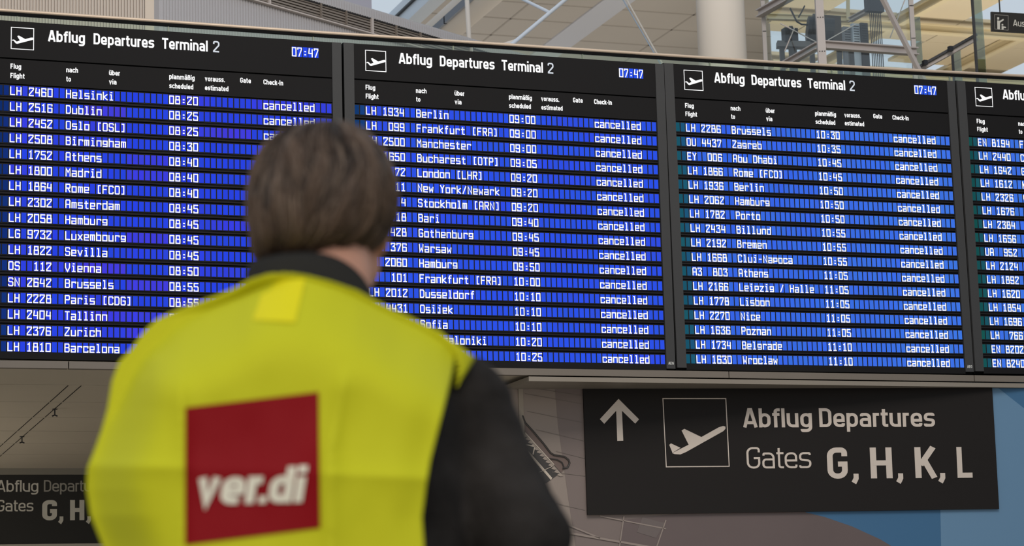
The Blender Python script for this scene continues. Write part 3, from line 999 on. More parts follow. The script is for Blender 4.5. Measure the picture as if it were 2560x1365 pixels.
for (x0, y0, x1, y1, wd) in ((330, 735, 660, 1100, .007), (470, 1195, 640, 1120, .004), (440, 900, 420, 985, .008), (330, 870, 430, 890, .010)):
    a, b = wal(*gp(x0, y0), 0.0095), wal(*gp(x1, y1), 0.0095)
    m.bar(a, b, 0.002, wd, up=np.cross(WN, b - a))
shift(m, rt).build('print_braces', M_PLIGHT, rt)
# post at the wall's corner
m = MB()
c0 = wal(1305, 960, 0.0)
m.box((c0[0] - 0.035, c0[1] - 0.01, 0), (c0[0] + 0.004, c0[1] + 0.25, zs - 0.036))
shift(m, rt).build('corner_post', mat('corner_post', (138, 128, 116), 0.5), rt)

# gates sign
SW = 0.03
rt = empty('gate_sign', wal(1975, 1280, SW))
tag(rt, 'large dark gates sign with up arrow on the printed wall', 'sign')
m = MB()
m.prism([wal(1469, 1287, SW), wal(2498, 1272, SW), wal(2480, 960, SW), wal(1458, 967, SW)], -WN * (SW - 0.008))
shift(m, rt).build('panel', mat('sign_brown_black', (27, 24, 23), 0.6, spec=0.14), rt)
M_ST = mat('sign_print', (182, 170, 160), 0.55)


def zs5(x, y):
    return 1400 + x / 2.2069, 920 + y / 2.2069


def spoly(name, polys):
    m = MB()
    for p in polys:
        m.quad([wal(*zs5(x, y), SW + 0.002) for x, y in p])
    return shift(m, rt).build(name, M_ST, rt)


spoly('arrow', [[(323, 170), (436, 283), (415, 307), (342, 236), (349, 401), (316, 402), (310, 236), (244, 308), (220, 282)]])
m = MB()
fr = [(565, 166), (917, 166), (936, 545), (584, 548)]
cen = np.mean(fr, 0)
inn = [tuple(cen + (np.array(p) - cen) * 0.972) for p in fr]
for i in range(4):
    j = (i + 1) % 4
    m.quad([wal(*zs5(*q), SW + 0.002) for q in (fr[i], fr[j], inn[j], inn[i])])


def icon_px(x, y):
    bl, br, tl, tr = np.array(fr[3]), np.array(fr[2]), np.array(fr[0]), np.array(fr[1])
    return tuple((bl * (1 - x) + br * x) * (1 - y) + (tl * (1 - x) + tr * x) * y)


for poly in (PLANE_BODY, PLANE_TAIL):
    m.quad([wal(*zs5(*icon_px(x, y)), SW + 0.002) for x, y in poly])
shift(m, rt).build('departure_symbol', M_ST, rt)


def sline(s, x0, y0, x1, y1, cap, t, w=1.0, name='lettering', lean=0.046):
    m = MB()
    L_ = math.hypot(x1 - x0, y1 - y0)

    def pl(u, v, layer=0):
        f = u / L_
        return wal(*zs5(x0 + (x1 - x0) * f - v * lean, y0 + (y1 - y0) * f - v), SW + 0.002 + 0.0006 * layer)
    sign_text(m, s, pl, 0, 0, cap, t=t, width=L_, w=w)
    shift(m, rt).build(name, M_ST, rt)


sline('Abflug', 1013, 328, 1392, 327, 105, .155)
sline('Departures', 1432, 326, 2070, 324, 104, .155)
sline('Gates', 1032, 555, 1388, 552, 118, .092)
sline('G', 1478, 611, 1590, 610, 172, .165)
sline(',', 1612, 610, 1648, 610, 172, .165)
sline('H', 1716, 609, 1836, 608, 170, .165)
sline(',', 1858, 608, 1894, 608, 172, .165)
sline('K', 1962, 607, 2082, 606, 170, .165)
sline(',', 2090, 606, 2126, 606, 172, .165)
sline('L', 2194, 606, 2286, 605, 170, .165)

# ------------------------------------------------------------------ glass balustrade on the gallery
YB = 0.34
rt = empty('glass_balustrade', (0, YB, zg1 - 0.3))
tag(rt, 'glass balustrade with a brushed steel handrail along the gallery above the boards', 'balustrade')
rail_px = [(-300, 8.5), (0, 28.5), (420, 57.5), (800, 84.5), (1200, 110.5), (1580, 135.5), (1940, 159), (2250, 177), (2560, 193), (2900, 214)]
rail = [on_y(x, y, YB) for x, y in rail_px]
m = MB()
m.tube([p + np.array([0, 0, .008]) for p in rail], 0.0155, 16)
shift(m, rt).build('handrail', M_RAIL, rt, smooth=True)
m = MB()
for i in range(len(rail) - 1):
    m.bar(rail[i] + np.array([0, 0, -0.016]), rail[i + 1] + np.array([0, 0, -0.016]), 0.026, 0.022)
shift(m, rt).build('channel_and_shade', M_SEAM, rt)  # near-black bar also stands for the shaded underside of the handrail
M_GLASS = glass_mat('balustrade_glass', (238, 246, 238), 0.08)
M_EDGE = mat('glass_edge', (120, 128, 112), 0.3)
seam_px = [-320, 43, 421, 783, 1133, 1457, 1775, 2080, 2375, 2660]
for i in range(len(seam_px) - 1):
    xa, xb = on_y(seam_px[i], 60 + seam_px[i] * .064, YB)[0], on_y(seam_px[i + 1], 60 + seam_px[i + 1] * .064, YB)[0]
    zt = float(np.interp((xa + xb) / 2, [p[0] for p in rail], [p[2] for p in rail])) - 0.022
    m = MB()
    m.box((xa + .006, YB - .006, zg1 - 0.28), (xb - .006, YB + .006, zt))
    g = shift(m, rt).build('glass_panel', M_GLASS, rt)
    m = MB()
    m.box((xa - .0055, YB - .0065, zg1 - 0.28), (xa + .0055, YB + .0065, zt))
    shift(m, rt).build('glass_joint', M_EDGE, rt)

# ------------------------------------------------------------------ ribbed walls on the gallery
zlo, zhi = zg1 - 0.32, 10.5


def ribbed(name, A, B, pitch, depth, z0, z1, mt_, parent=None, thick=0.12):
    """corrugated sheet from A to B (x, y), ribs towards the viewer"""
    A, B = np.array(A[:2], float), np.array(B[:2], float)
    d = B - A
    Lr = np.linalg.norm(d)
    d /= Lr
    nrm = np.array([d[1], -d[0]])
    prof = [(0, 0), (.30, 0), (.42, 1), (.88, 1), (1.0, 0)]
    line = []
    n = int(Lr / pitch)
    for i in range(n):
        for u, v in prof[:-1]:
            line.append(A + d * ((i + u) * pitch) + nrm * (v * depth))
    line.append(A + d * n * pitch)
    line += [line[-1] - nrm * thick, A - nrm * thick]
    m = MB()
    m.prism([(p[0], p[1], z0) for p in line], (0, 0, z1 - z0))
    # end faces as n-gons are concave; replace by nothing (hidden above and below)
    m.f, m.c = m.f[2:], m.c[2:]
    return m.build(name, mt_, parent)


# nearer wall, square to the hall
pA, pB = on_y(-260, 40, 7.45), on_y(362, 40, 7.45)
pw = 7.72 * (on_y(101, 40, 7.45)[0] - on_y(100, 40, 7.45)[0])
structure(ribbed('wall_left', pA, pB, pw, 0.018, zlo, zhi, M_RIB))
m = MB()
pC = on_y(390, 40, 7.45)
m.box((pB[0], 7.44, zlo), (pC[0], 7.75, zhi))
structure(m.build('trim_4', mat('smooth_corner', (196, 182, 168), 0.5)))
m = MB()
m.box((pC[0], 7.48, zlo), (on_y(397, 40, 7.48)[0], 7.72, zhi))
structure(m.build('trim_5', mat('bluish_edge', (160, 170, 190), 0.4)))

# wall running away, with a louvre band under its ribbed roof edge
az = math.radians(58.4)
VD = np.array([math.sin(az), math.cos(az), 0])
VN = np.array([VD[1], -VD[0], 0])
P0 = pix(398, 60, 24.9)


def vw(px, py, off=0.0):
    return on_plane(px, py, P0 + VN * off, VN)


A, B = P0, vw(1330, 120)
pitch2 = 6.2 * 24.9 / FPX / math.sin(math.radians(38.7)) * 1.0
z_lb = vw(800, 51.7)[2]
z_lt = vw(800, 10.5)[2]
z_ft = vw(1075, 70)[2]
wr = structure(ribbed('wall_right', A, B, pitch2, 0.016, zlo, z_lb, M_RIB2))
ex = VD * 1.5
m = MB()                                          # dark recess behind the louvres
a0, b0 = A - VN * 0.22, B + ex - VN * 0.22
m.prism([(a0[0], a0[1], z_lb), (b0[0], b0[1], z_lb), (b0[0] - VN[0] * .1, b0[1] - VN[1] * .1, z_lb), (a0[0] - VN[0] * .1, a0[1] - VN[1] * .1, z_lb)], (0, 0, z_lt - z_lb + .05))
m.build('louvre_recess', M_GAP, wr)
nl = 6
for i in range(nl):
    hh = (z_lt - z_lb) / nl
    zc = z_lb + (i + .10) * hh
    m = MB()
    lean = -VN * 0.010
    a1, b1 = A + VN * 0.02, B + ex + VN * 0.02
    q0, q1 = np.array([a1[0], a1[1], zc]), np.array([b1[0], b1[1], zc])
    top_ = lean + np.array([0, 0, hh * (.74 if i < nl - 1 else .5)])
    m.prism([q0, q1, q1 + top_, q0 + top_], -VN * .02)
    m.build('louvre_slat', M_LOUVRE, wr)
for px, w_ in ((674, .026), (803, .010), (866, .008), (930, .030), (990, .010), (1050, .010), (1176, .03)):
    p = vw(px, 40, 0.03)
    m = MB()
    m.bar((p[0], p[1], z_lb), (p[0], p[1], z_lt), w_, 0.03, up=VN)
    m.build('mullion', M_STEEL if w_ > .02 else M_LOUVRE, wr)
m = MB()
a1, b1 = A + VN * 0.02, B + ex + VN * 0.02
m.bar((a1[0], a1[1], z_lb), (b1[0], b1[1], z_lb), 0.10, 0.016)
m.build('lower_edge', M_STEEL, wr)
a1 = A + VN * 0.03
b1 = B + ex + VN * 0.03
ribbed('fascia', a1, b1, pitch2 * 1.02, 0.016, z_lt, z_ft, M_RIB2, wr)
m = MB()
m.prism([(a1[0], a1[1], z_ft), (b1[0], b1[1], z_ft), (b1[0] - VN[0] * 3, b1[1] - VN[1] * 3, z_ft), (a1[0] - VN[0] * 3, a1[1] - VN[1] * 3, z_ft)], (0, 0, 0.012))
m.build('roof_sheet', M_RIB2, wr)

# plain block beyond the ribbed wall
m = MB()
q0, q1 = on_y(700, 10, 13.0), on_y(929, 10, 13.0)
m.box((q0[0], 13.0, zlo), (q1[0], 13.3, 13.9))
structure(m.build('wall_upper', mat('grey_lilac_wall', (168, 166, 178), 0.5)))

# ------------------------------------------------------------------ high roof
ZC = 14.0
M_CEIL = mat('roof_panel', (208, 200, 192), 0.6, vary=(0.25, 0.04))
M_CEILSEAM = mat('roof_seam', (184, 176, 168), 0.7)
xr0 = on_z(1905, 60, ZC)[0]


def roof_x(px, py):
    return on_z(px, py, ZC)


yR0, yR1 = 6.0, 95.0
x_sk0 = -30.0
m = MB()
xl_sky = on_z(1052, 20, ZC)[0]


def edge_x(y):
    return on_y(1925, 60, y)[0]


m = MB()
y_tip = yR0 + (xl_sky - edge_x(yR0)) / (edge_x(yR1) - edge_x(yR0)) * (yR1 - yR0)
m.prism([(xl_sky, y_tip, ZC), (edge_x(yR1), yR1, ZC), (xl_sky, yR1, ZC)], (0, 0, .2))
structure(m.build('ceiling', M_CEIL))
m = MB()
for px, py in ((1260, 60), (1700, 60)):
    x = on_z(px, py, ZC)[0]
    yt = yR0 + (x + .05 - edge_x(yR0)) / (edge_x(yR1) - edge_x(yR0)) * (yR1 - yR0)
    m.box((x - .02, yt, ZC - .006), (x + .02, yR1, ZC))
for py in (20, 62, 105, 138):
    y = on_z(1500, py, ZC)[1]
    m.box((xl_sky, y - .03, ZC - .006), (edge_x(y), y + .03, ZC))
structure(m.build('trim_6', M_CEILSEAM))
# glazed strip left of the solid roof
M_SKYBAR = mat('sky_bar', (226, 236, 248), 0.5)
m = MB()
xb0 = on_z(1012, 20, ZC)[0]
m.box((xb0, yR0, ZC - .30), (xl_sky, yR1, ZC + .2))
m.box((xb0 - 1.3, yR0, ZC - .10), (xb0 - 1.15, yR1, ZC + .1))
for i in range(14):
    y = 12 + i * 3.6
    m.box((xb0 - 9.0, y, ZC - .12), (xb0, y + .35, ZC + .1))
structure(m.build('window_1', M_SKYBAR))


def thing_tube(name, label, cat, pts, r, mt_, seg=16, group=None):
    m = MB()
    m.tube(pts, r, seg)
    o = m.build(name, mt_, None, smooth=True)
    tag(o, label, cat, group)
    return o


# round air duct under the roof
zd = 12.9
ctr = on_z(1150, 38, zd)
rt = empty('air_duct', (ctr[0], ctr[1], zd))
tag(rt, 'large white round air duct under the roof', 'duct')
m = MB()
m.tube([(0, -4, 0), (0, 30, 0)], 0.30, 32)
m.build('pipe', M_WHITE, rt, smooth=True)
for px, py in ((1157, 8), (1095, 66)):
    y = on_z(px, py, zd)[1] - ctr[1]
    m = MB()
    m.box((-0.30, y - .8, -0.17), (-0.24, y + .8, -0.03))
    m.build('vent', mat('vent_grey', (120, 126, 138), 0.5), rt)
# linear slot diffuser
p1, p2 = on_z(1062, -10, ZC - .05), on_z(1000, 58, ZC - .05)
m = MB()
m.box((p2[0] - .22, 15, ZC - .05), (p2[0] + .10, 70, ZC - .01))
tag(m.build('slot_diffuser', M_DARK), 'long dark slot diffuser in the roof beside the glazed strip', 'air vent')

# added flat strip by the long strut; its pale colour paints reflected light
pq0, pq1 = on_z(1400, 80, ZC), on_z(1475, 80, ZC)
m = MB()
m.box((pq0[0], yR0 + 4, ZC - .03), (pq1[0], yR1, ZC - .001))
tag(m.build('roof_beam', mat('pale_light_band', (226, 228, 238), 0.55)), 'flat pale strip behind the long strut, painted as a band of light on the roof', 'beam')

# struts and masts
thing_tube('roof_mast', 'white vertical roof mast in front of the air duct', 'mast', [pix(1164, -60, 33), pix(1173, 100, 33), pix(1190, 330, 33)], 0.033, M_WHITE)
rt = empty('roof_strut', pix(1278, 112, 31))
tag(rt, 'long pale diagonal roof strut with a side brace and gusset', 'strut', 'struts bracing the roof')
m = MB()
m.tube([pix(1150, 219, 31), pix(1278, 112, 31), pix(1415, -2, 31), pix(1520, -90, 31)], 0.026, 14)
shift(m, rt).build('tube', M_PALE, rt, smooth=True)
m = MB()
m.tube([pix(1372, 30, 31), pix(1290, -10, 32.5), pix(1220, -46, 33.5)], 0.022, 12)
shift(m, rt).build('side_brace', M_PALE, rt, smooth=True)
m = MB()
m.prism([pix(1243, 112, 31.02), pix(1293, 96, 31.02), pix(1268, 122, 31.02)], FWD * 0.03)
shift(m, rt).build('gusset', M_WHITE, rt)
for dx, rr, lab in ((0, .0115, 'thin warm-lit diagonal roof tie beside the white column'), (-9, .008, 'thinner bluish diagonal tube added just behind the warm-lit tie as its shadow line')):  # second, bluish tube is added to paint the tie's shadow line
    o_ = 0.25 if dx else 0
    thing_tube('roof_tie_and_shade', lab, 'strut', [pix(1521 + dx, -80, 30 + o_), pix(1567 + dx, 0, 30 + o_), pix(1644 + dx * .6, 138, 30 + o_), pix(1720 + dx * .3, 275, 30 + o_)], rr, M_WHITE if dx == 0 else M_BLUEP, 10, 'struts bracing the roof')

# white round column
cL, cR = pix(1743, 80, 24.3), pix(1864, 80, 24.3)
cc = (cL + cR) / 2
rad = np.linalg.norm(cR - cL) / 2
m = MB()
m.tube([(cc[0], cc[1], zlo), (cc[0], cc[1], ZC - .2)], rad, 40)
o = m.build('column', M_WHITE, None, smooth=True)
tag(o, 'round white column rising behind the handrail', 'column', kind='structure')

# ------------------------------------------------------------------ glazed lift shaft
rt = empty('lift_shaft', pix(2050, 180, 28))
rt.location.z = zlo
tag(rt, 'glazed lift shaft with a bolted pale steel frame behind the handrail', 'lift shaft')
LD = 28.0


def lbar(name, a, b, w, h, da=LD, db=None, mt_=M_STEEL, i=True):
    m = MB()
    A_, B_ = pix(*a, da), pix(*b, db or da)
    if i:
        m.ibeam(A_, B_, w, h, up=(0, 0, 1) if abs((B_ - A_)[2]) < np.linalg.norm(B_ - A_) * .9 else tuple(FWD))
    else:
        m.bar(A_, B_, w, h, up=(0, 0, 1) if abs((B_ - A_)[2]) < np.linalg.norm(B_ - A_) * .9 else tuple(FWD))
    return shift(m, rt).build(name, mt_, rt)


def lpost(px, py, w, depth, mt_=M_STEEL, bolts=True, name='frame_post', d2=None):
    c = pix(px, py, depth)
    m = MB()
    m.bar((c[0], c[1], zlo), (c[0], c[1], 12.0), w, d2 or w, up=tuple(FWD))
    p = shift(m, rt).build(name, mt_, rt)
    if bolts:
        m = MB()
        r_ = np.array([RIGHT[0], RIGHT[1], 0])
        f_ = np.array([FWD[0], FWD[1], 0])
        for z in np.arange(zlo + 1.0, 12, 0.42):
            for s in (-.32, 0, .32):
                q = np.array([c[0], c[1], z]) + r_ * s * w - f_ * (d2 or w) * .5
                m.tube([q, q - f_ * .008], 0.0075, 6)
        shift(m, rt).build('bolts', M_DARK, p)
    return p


lpost(1911, 90, 0.05, 29.6)
lpost(2052, 90, 0.094, 27.5)
lpost(2281, 70, 0.055, 28.6)
lbar('beam', (1898, 34), (1990, -18), 0.10, 0.10, 29.6, 28.6)
lbar('beam', (1958, 164), (2046, 114), 0.09, 0.085, 28.9, 27.6)
lbar('beam', (2058, 112), (2290, 129), 0.10, 0.095, 27.5, 28.5)
lbar('beam', (2125, 50), (2215, 2), 0.07, 0.06, 30.5, 29.6)
lbar('diagonal_brace', (2188, -40), (2312, 205), 0.05, 0.05, 27.3, 27.6, i=False)
for a, b in (((1950, 58), (2046, 108)), ((1962, 128), (1986, 70)), ((2225, 95), (2262, 0)), ((2070, 100), (2140, 60))):
    lbar('tension_rod', a, b, 0.012, 0.012, 28.6, i=False)
M_LGLASS = glass_mat('lift_glass', (246, 250, 250), 0.06)
for (x0, x1, d0, d1) in ((1914, 2046, 29.6, 27.55), (2060, 2278, 27.55, 28.6)):
    a, b = pix(x0, 90, d0), pix(x1, 90, d1)
    m = MB()
    n_ = np.array([FWD[0], FWD[1], 0]) * .012
    m.prism([(a[0], a[1], zlo), (b[0], b[1], zlo), (b[0] + n_[0], b[1] + n_[1], zlo), (a[0] + n_[0], a[1] + n_[1], zlo)], (0, 0, 12.0 - zlo))
    shift(m, rt).build('glass_pane', M_LGLASS, rt)
lbar('beam', (1918, 42), (2125, 48), 0.10, 0.075, 31.5, 31.5, mt_=M_CREAM)
lbar('beam', (2120, -5), (2120, 50), 0.045, 0.045, 31.4, 31.4, mt_=M_CREAM, i=False)
rt_l = rt

# hoist machine on its pedestal frame
rt = empty('hoist_machine', pix(2040, 160, 30))
rt.location.z = zlo
tag(rt, 'dark hoist motor on a steel frame inside the glazed lift shaft', 'machine')
m = MB()
m.tube([pix(2018, 72, 30), pix(2082, 78, 30)], 0.165, 24)
m.tube([pix(2028, 72, 30), pix(2044, 74, 30)], 0.20, 24)
shift(m, rt).build('motor', M_DARK, rt, smooth=False)
m = MB()
m.box(tuple(pix(2062, 108, 30.1)), tuple(pix(2088, 48, 30.4)))
shift(m, rt).build('gearbox', mat('machine_brown', (66, 58, 54), 0.5), rt)
m = MB()
m.prism([pix(2077, 78, 29.85), pix(2086, 78, 29.85), pix(2082, 68, 29.85)], FWD * .01)
shift(m, rt).build('warning_sign', mat('warning_yellow', (232, 176, 30), 0.5), rt)
m = MB()
m.tube([pix(1973, 84, 30), pix(1981, 84, 30)], 0.10, 20)
m.box(tuple(pix(1964, 104, 29.9)), tuple(pix(1985, 76, 30.1)))
shift(m, rt).build('pulley', M_DARK, rt)
m = MB()
m.bar(pix(1942, 112, 30), pix(2120, 116, 30), 0.16, 0.075)
shift(m, rt).build('bed_frame', mat('machine_grey', (92, 90, 92), 0.5), rt)
for px in (1955, 1982, 2030, 2098, 2128):
    c = pix(px, 130, 30)
    m = MB()
    m.bar((c[0], c[1], zlo), (c[0], c[1], pix(px, 114, 30)[2]), 0.06 if px != 1982 else 0.10, 0.09, up=tuple(FWD))
    shift(m, rt).build('leg', M_DARK, rt)
m = MB()
m.tube([pix(1975, 20, 30), pix(1985, 40, 30), pix(1992, 54, 30), pix(2004, 61, 30), pix(2020, 62, 30)], 0.012, 8)
m.tube([pix(2012, 14, 30), pix(2004, 30, 30), pix(1996, 44, 30)], 0.010, 8)
shift(m, rt).build('cable', M_DARK, rt)
# control cabinets
for px, w_, hp, mt_, lab in ((2122, 16, (60, 112), mat('cabinet_grey', (120, 122, 128), 0.5), 'grey ventilated cabinet inside the lift shaft'),
                            (2143, 12, (52, 112), mat('cabinet_pale', (186, 194, 204), 0.5), 'pale narrow cabinet between two darker ones in the lift shaft'),
                            (2163, 9, (50, 116), mat('cabinet_black', (58, 58, 62), 0.5), 'black narrow cabinet beside the lift ropes')):
    a, b = pix(px - w_ / 2, hp[1] + 60, 30.6), pix(px + w_ / 2, hp[0], 30.6)
    rt = empty('control_cabinet', (a[0], a[1], zlo))
    tag(rt, lab, 'cabinet')
    m = MB()
    wd = np.linalg.norm((b - a)[:2]) * .80
    m.box((0, 0, 0), (wd, .06, b[2] - zlo))
    m.build('body', mt_, rt)
    m = MB()
    for i in range(7):
        z = b[2] - zlo - .04 - i * .035
        m.box((wd * .15, -.005, z - .005), (wd * .85, 0, z + .005))
    m.build('vent_slots', M_DARK, rt)
# hoist ropes
rt = empty('hoist_ropes', pix(2188, 150, 29.2))
rt.location.z = zlo
tag(rt, 'bundle of dark steel hoist ropes hanging from a clamp in the lift shaft', 'ropes')
for i in range(7):
    m = MB()
    p = pix(2176 + i * 4.4, 60, 29.2)
    m.tube([(p[0], p[1], zlo), (p[0], p[1], 11.9)], 0.0065, 8)
    shift(m, rt).build('rope', M_DARK, rt)
m = MB()
m.box(tuple(pix(2170, 26, 29.1)), tuple(pix(2200, -4, 29.3)))
shift(m, rt).build('clamp', mat('clamp_dark', (58, 60, 70), 0.5), rt)

# ------------------------------------------------------------------ glazed hall beyond the lift: fins, rail, beams, skylights
M_FIN = glass_mat('fin_glass', (196, 206, 196), 0.14)
for px, top, dd, lab in ((2452, -60, 27.0, 'tall glass fin with a dark mullion beside the exit sign'), (2392, 116, 29.5, 'shorter glass fin below the sloping dark rail'), (2298, 38, 30.0, 'pale glass fin beside the lift shaft\'s right post')):
    c = pix(px, 120, dd)
    zt = 13.2 if top < 0 else pix(px, top, dd)[2]
    rt = empty('glass_fin', (c[0], c[1], zlo))
    tag(rt, lab, 'glass fin', 'glass fins of the hall facade')
    r_ = np.array([RIGHT[0], RIGHT[1], 0])
    f_ = np.array([FWD[0], FWD[1], 0])
    wpx = {2452: 20, 2392: 18, 2298: 14}[px] * dd / FPX
    m = MB()
    m.prism([-r_ * wpx / 2, r_ * wpx / 2, r_ * wpx / 2 + f_ * .02, -r_ * wpx / 2 + f_ * .02], (0, 0, zt - zlo))
    m.build('fin', M_FIN, rt)
    if px != 2298:
        m = MB()
        q = -r_ * (wpx / 2 + .012)
        m.prism([q - r_ * .013, q + r_ * .013, q + r_ * .013 + f_ * .05, q - r_ * .013 + f_ * .05], (0, 0, zt - zlo))
        m.build('mullion', M_DARK, rt)

rt = empty('sloping_rail', pix(2300, 168, 28.6))
tag(rt, 'dark sloping rail with brackets between the glass fins', 'rail')
m = MB()
m.bar(pix(2292, 170, 28.6), pix(2442, 86, 28.6), 0.05, 0.03)
shift(m, rt).build('top_strip', M_DARK, rt)
m = MB()
m.bar(pix(2300, 174, 28.65), pix(2442, 96, 28.65), 0.06, 0.05)
shift(m, rt).build('channel', M_STEEL, rt)
for px, py in ((2312, 156), (2376, 121)):
    m = MB()
    p = pix(px, py, 28.5)
    m.box((p[0] - .025, p[1] - .03, p[2] - .035), (p[0] + .025, p[1] + .03, p[2] + .025))
    shift(m, rt).build('bracket', M_DARK, rt)

# second roof: cream beams with open skylights between, from the lift's side of the hall on
ZR = 12.2
M_RPAN = mat('roof_cream_panel', (208, 194, 166), 0.6)
xg = [on_z(1925, 60, ZR)[0] - 14 + i * 2.7 for i in range(22)]
yg = [9.6 + i * 2.9 for i in range(17)]
bm_group = 'cream beams of the glazed roof'


for x in xg:
    ytop = [y for y in yg if edge_x(y) < x]
    if len(ytop) < 2:
        continue
    m = MB()
    m.ibeam((x, yg[0] - 1, ZR), (x, ytop[-1], ZR), 0.13, 0.17)
    tag(m.build('roof_beam', M_CREAM), 'cream steel roof beam running away from the boards under the glazed roof', 'beam', bm_group)
for y in yg:
    m = MB()
    m.ibeam((edge_x(y), y, ZR - .1), (xg[-1] + 1, y, ZR - .1), 0.13, 0.17)
    tag(m.build('roof_beam', M_CREAM), 'cream steel crosswise roof beam level with the boards under the glazed roof', 'beam', bm_group + ', crosswise')
m = MB()
rp = random.Random(5)
for i in range(len(xg) - 1):
    for j in range(len(yg) - 1):
        hx, hy = (xg[i + 1] - xg[i]) / 2, (yg[j + 1] - yg[j]) / 2
        for a_ in (0, 1):
            for b_ in (0, 1):
                if rp.random() < .54:
                    xa, xb = xg[i] + a_ * hx, xg[i] + (a_ + 1) * hx - .03
                    ya, yc_ = yg[j] + b_ * hy, yg[j] + (b_ + 1) * hy - .03
                    e0, e1 = max(xa, edge_x(ya)), max(xa, edge_x(yc_))
                    if e1 < xb - .05:
                        m.prism([(e0, ya, ZR + .1), (xb, ya, ZR + .1), (xb, yc_, ZR + .1), (e1, yc_, ZR + .1)], (0, 0, .06))
structure(m.build('ceiling_glazed', M_RPAN))

# hanging exit sign
SD = 26.0
rt = empty('exit_sign', pix(2530, 80, SD))
tag(rt, 'dark exit sign with a symbol of seated figures, behind the glass near the roof beams', 'sign')
m = MB()
m.prism([pix(2479, 78, SD), pix(2640, 88, SD), pix(2640, 38, SD), pix(2478, 29, SD)], FWD * .05)
shift(m, rt).build('panel', M_SIGN, rt)
m = MB()
f4 = [(2486, 36), (2521, 38.5), (2521, 76), (2486.5, 73)]
ce = np.mean(f4, 0)
for i in range(4):
    j = (i + 1) % 4
    qi = [tuple(ce + (np.array(p) - ce) * .95) for p in (f4[i], f4[j])]
    m.quad([pix(*p, SD - .004) for p in (f4[i], f4[j], qi[1], qi[0])])
shift(m, rt).build('symbol_frame', M_SIGNTXT_D, rt)
m = MB()
for poly in ([(2493, 43), (2498, 43), (2498, 49), (2493, 49)], [(2493, 51), (2500, 52), (2508, 47), (2510, 50), (2500, 57), (2500, 73), (2493.5, 73)], [(2504, 60), (2508, 60), (2508, 64), (2504, 64)],
             [(2504, 65), (2510, 66), (2515, 67), (2515, 70), (2509, 70), (2509, 74), (2504, 74)]):
    m.quad([pix(*p, SD - .004) for p in poly])
shift(m, rt).build('figure_symbol', M_SIGNTXT, rt)
m = MB()
sign_text(m, 'Aus', lambda u, v, l=0: pix(2533 + u, 65 - v + u * .06, SD - .004 - l * .001), 0, 0, 16, t=.13, width=30)
shift(m, rt).build('lettering', M_SIGNTXT, rt)
m = MB()
for px in (2500, 2600):
    p = pix(px, 31, SD)
    m.tube([p, (p[0], p[1], 12.0)], .008, 8)
shift(m, rt).build('hanger', M_DARK, rt)

#PERSON#
# ------------------------------------------------------------------ the man in the yellow vest
RH = np.array([FWD[1], -FWD[0], 0.0])
RH /= np.linalg.norm(RH)
FH = np.array([FWD[0], FWD[1], 0.0])
FH /= np.linalg.norm(FH)


def pixh(px, py, d):
    r = ray(px, py)
    return CAM + r * (d / float(r @ FH))


def loc3(a, d, z):
    return np.array([CAM[0], CAM[1], 0.0]) + RH * a + FH * d + np.array([0, 0, z])


def side(px, d, py=1000):
    return float((pixh(px, py, d) - CAM) @ RH)


def ss(x):
    x = np.clip(x, 0, 1)
    return x * x * (3 - 2 * x)


DM = 2.84                                    # the man's middle
FEET = loc3(side(790, DM), DM, 0.0)


def limb(mb, pts, seg=18):
    """capsules between (point, radius) joints"""
    for (p, r), (q, s) in zip(pts[:-1], pts[1:]):
        mb.tube([p, np.asarray(p) * .5 + np.asarray(q) * .5, q], [r, (r + s) / 2, s], seg)
    for p, r in pts:
        mb.ellipsoid(p, (r, r, r), None, seg, 10)


def fuse(mb, voxel, smooth_it=4, lump=None):
    """join overlapping pieces into one continuous skin"""
    t = mb.build('fuse')
    t.modifiers.new('r', 'REMESH').mode = 'VOXEL'
    t.modifiers['r'].voxel_size = voxel
    s = t.modifiers.new('s', 'SMOOTH')
    s.iterations = smooth_it
    dg = bpy.context.evaluated_depsgraph_get()
    me = bpy.data.meshes.new_from_object(t.evaluated_get(dg))
    old = t.data
    bpy.data.objects.remove(t)
    bpy.data.meshes.remove(old)
    n = len(me.vertices)
    co = np.empty(n * 3, np.float32)
    me.vertices.foreach_get('co', co)
    co = co.reshape(-1, 3)
    if lump:
        no = np.empty(n * 3, np.float32)
        me.vertices.foreach_get('normal', no)
        no = no.reshape(-1, 3)
        dsp = np.array([sum(a * noise.noise(Vector(c) * f) for f, a in lump) for c in co])
        co = co + no * dsp[:, None]
    me.vertices.foreach_set('co', (co - FEET.astype(np.float32)).ravel())
    me.polygons.foreach_set('use_smooth', [True] * len(me.polygons))
    me.update()
    return me


def wear(name, me, m, parent):
    me.name = name
    me.materials.clear()
    me.materials.append(m)
    o = bpy.data.objects.new(name, me)
    COL.objects.link(o)
    if parent is None:
        o.location = tuple(FEET)
    else:
        o.parent = parent
    return o


def sections(mb, rows, ca, cd, k=28, power=2.3):
    """stack of rounded-box sections: (z, half width, half depth, da, dd)"""
    rings = []
    for z, rx_, ry_, da, dd in rows:
        ring = []
        for i in range(k):
            t = 2 * math.pi * i / k
            c, s = math.cos(t), math.sin(t)
            ring.append(loc3(ca + da + rx_ * math.copysign(abs(c) ** (2 / power), c), cd + dd + ry_ * math.copysign(abs(s) ** (2 / power), s), z))
        rings.append(ring)
    mb.loft(rings)


CA = side(765, DM)
HC = pixh(806, 486, 2.875)                   # middle of the skull
Z = lambda py, d=DM: float(pixh(765, py, d)[2])
pit = math.radians(-14)                      # head tipped back
HR = np.stack([RH, FH * math.cos(pit) + np.array([0, 0, -math.sin(pit)]), np.array([0, 0, math.cos(pit)]) + FH * math.sin(pit)], 1)


def hd(x, y, z):
    """head space: right, forward, up from the middle of the skull"""
    return HC + HR @ np.array([x, y, z])


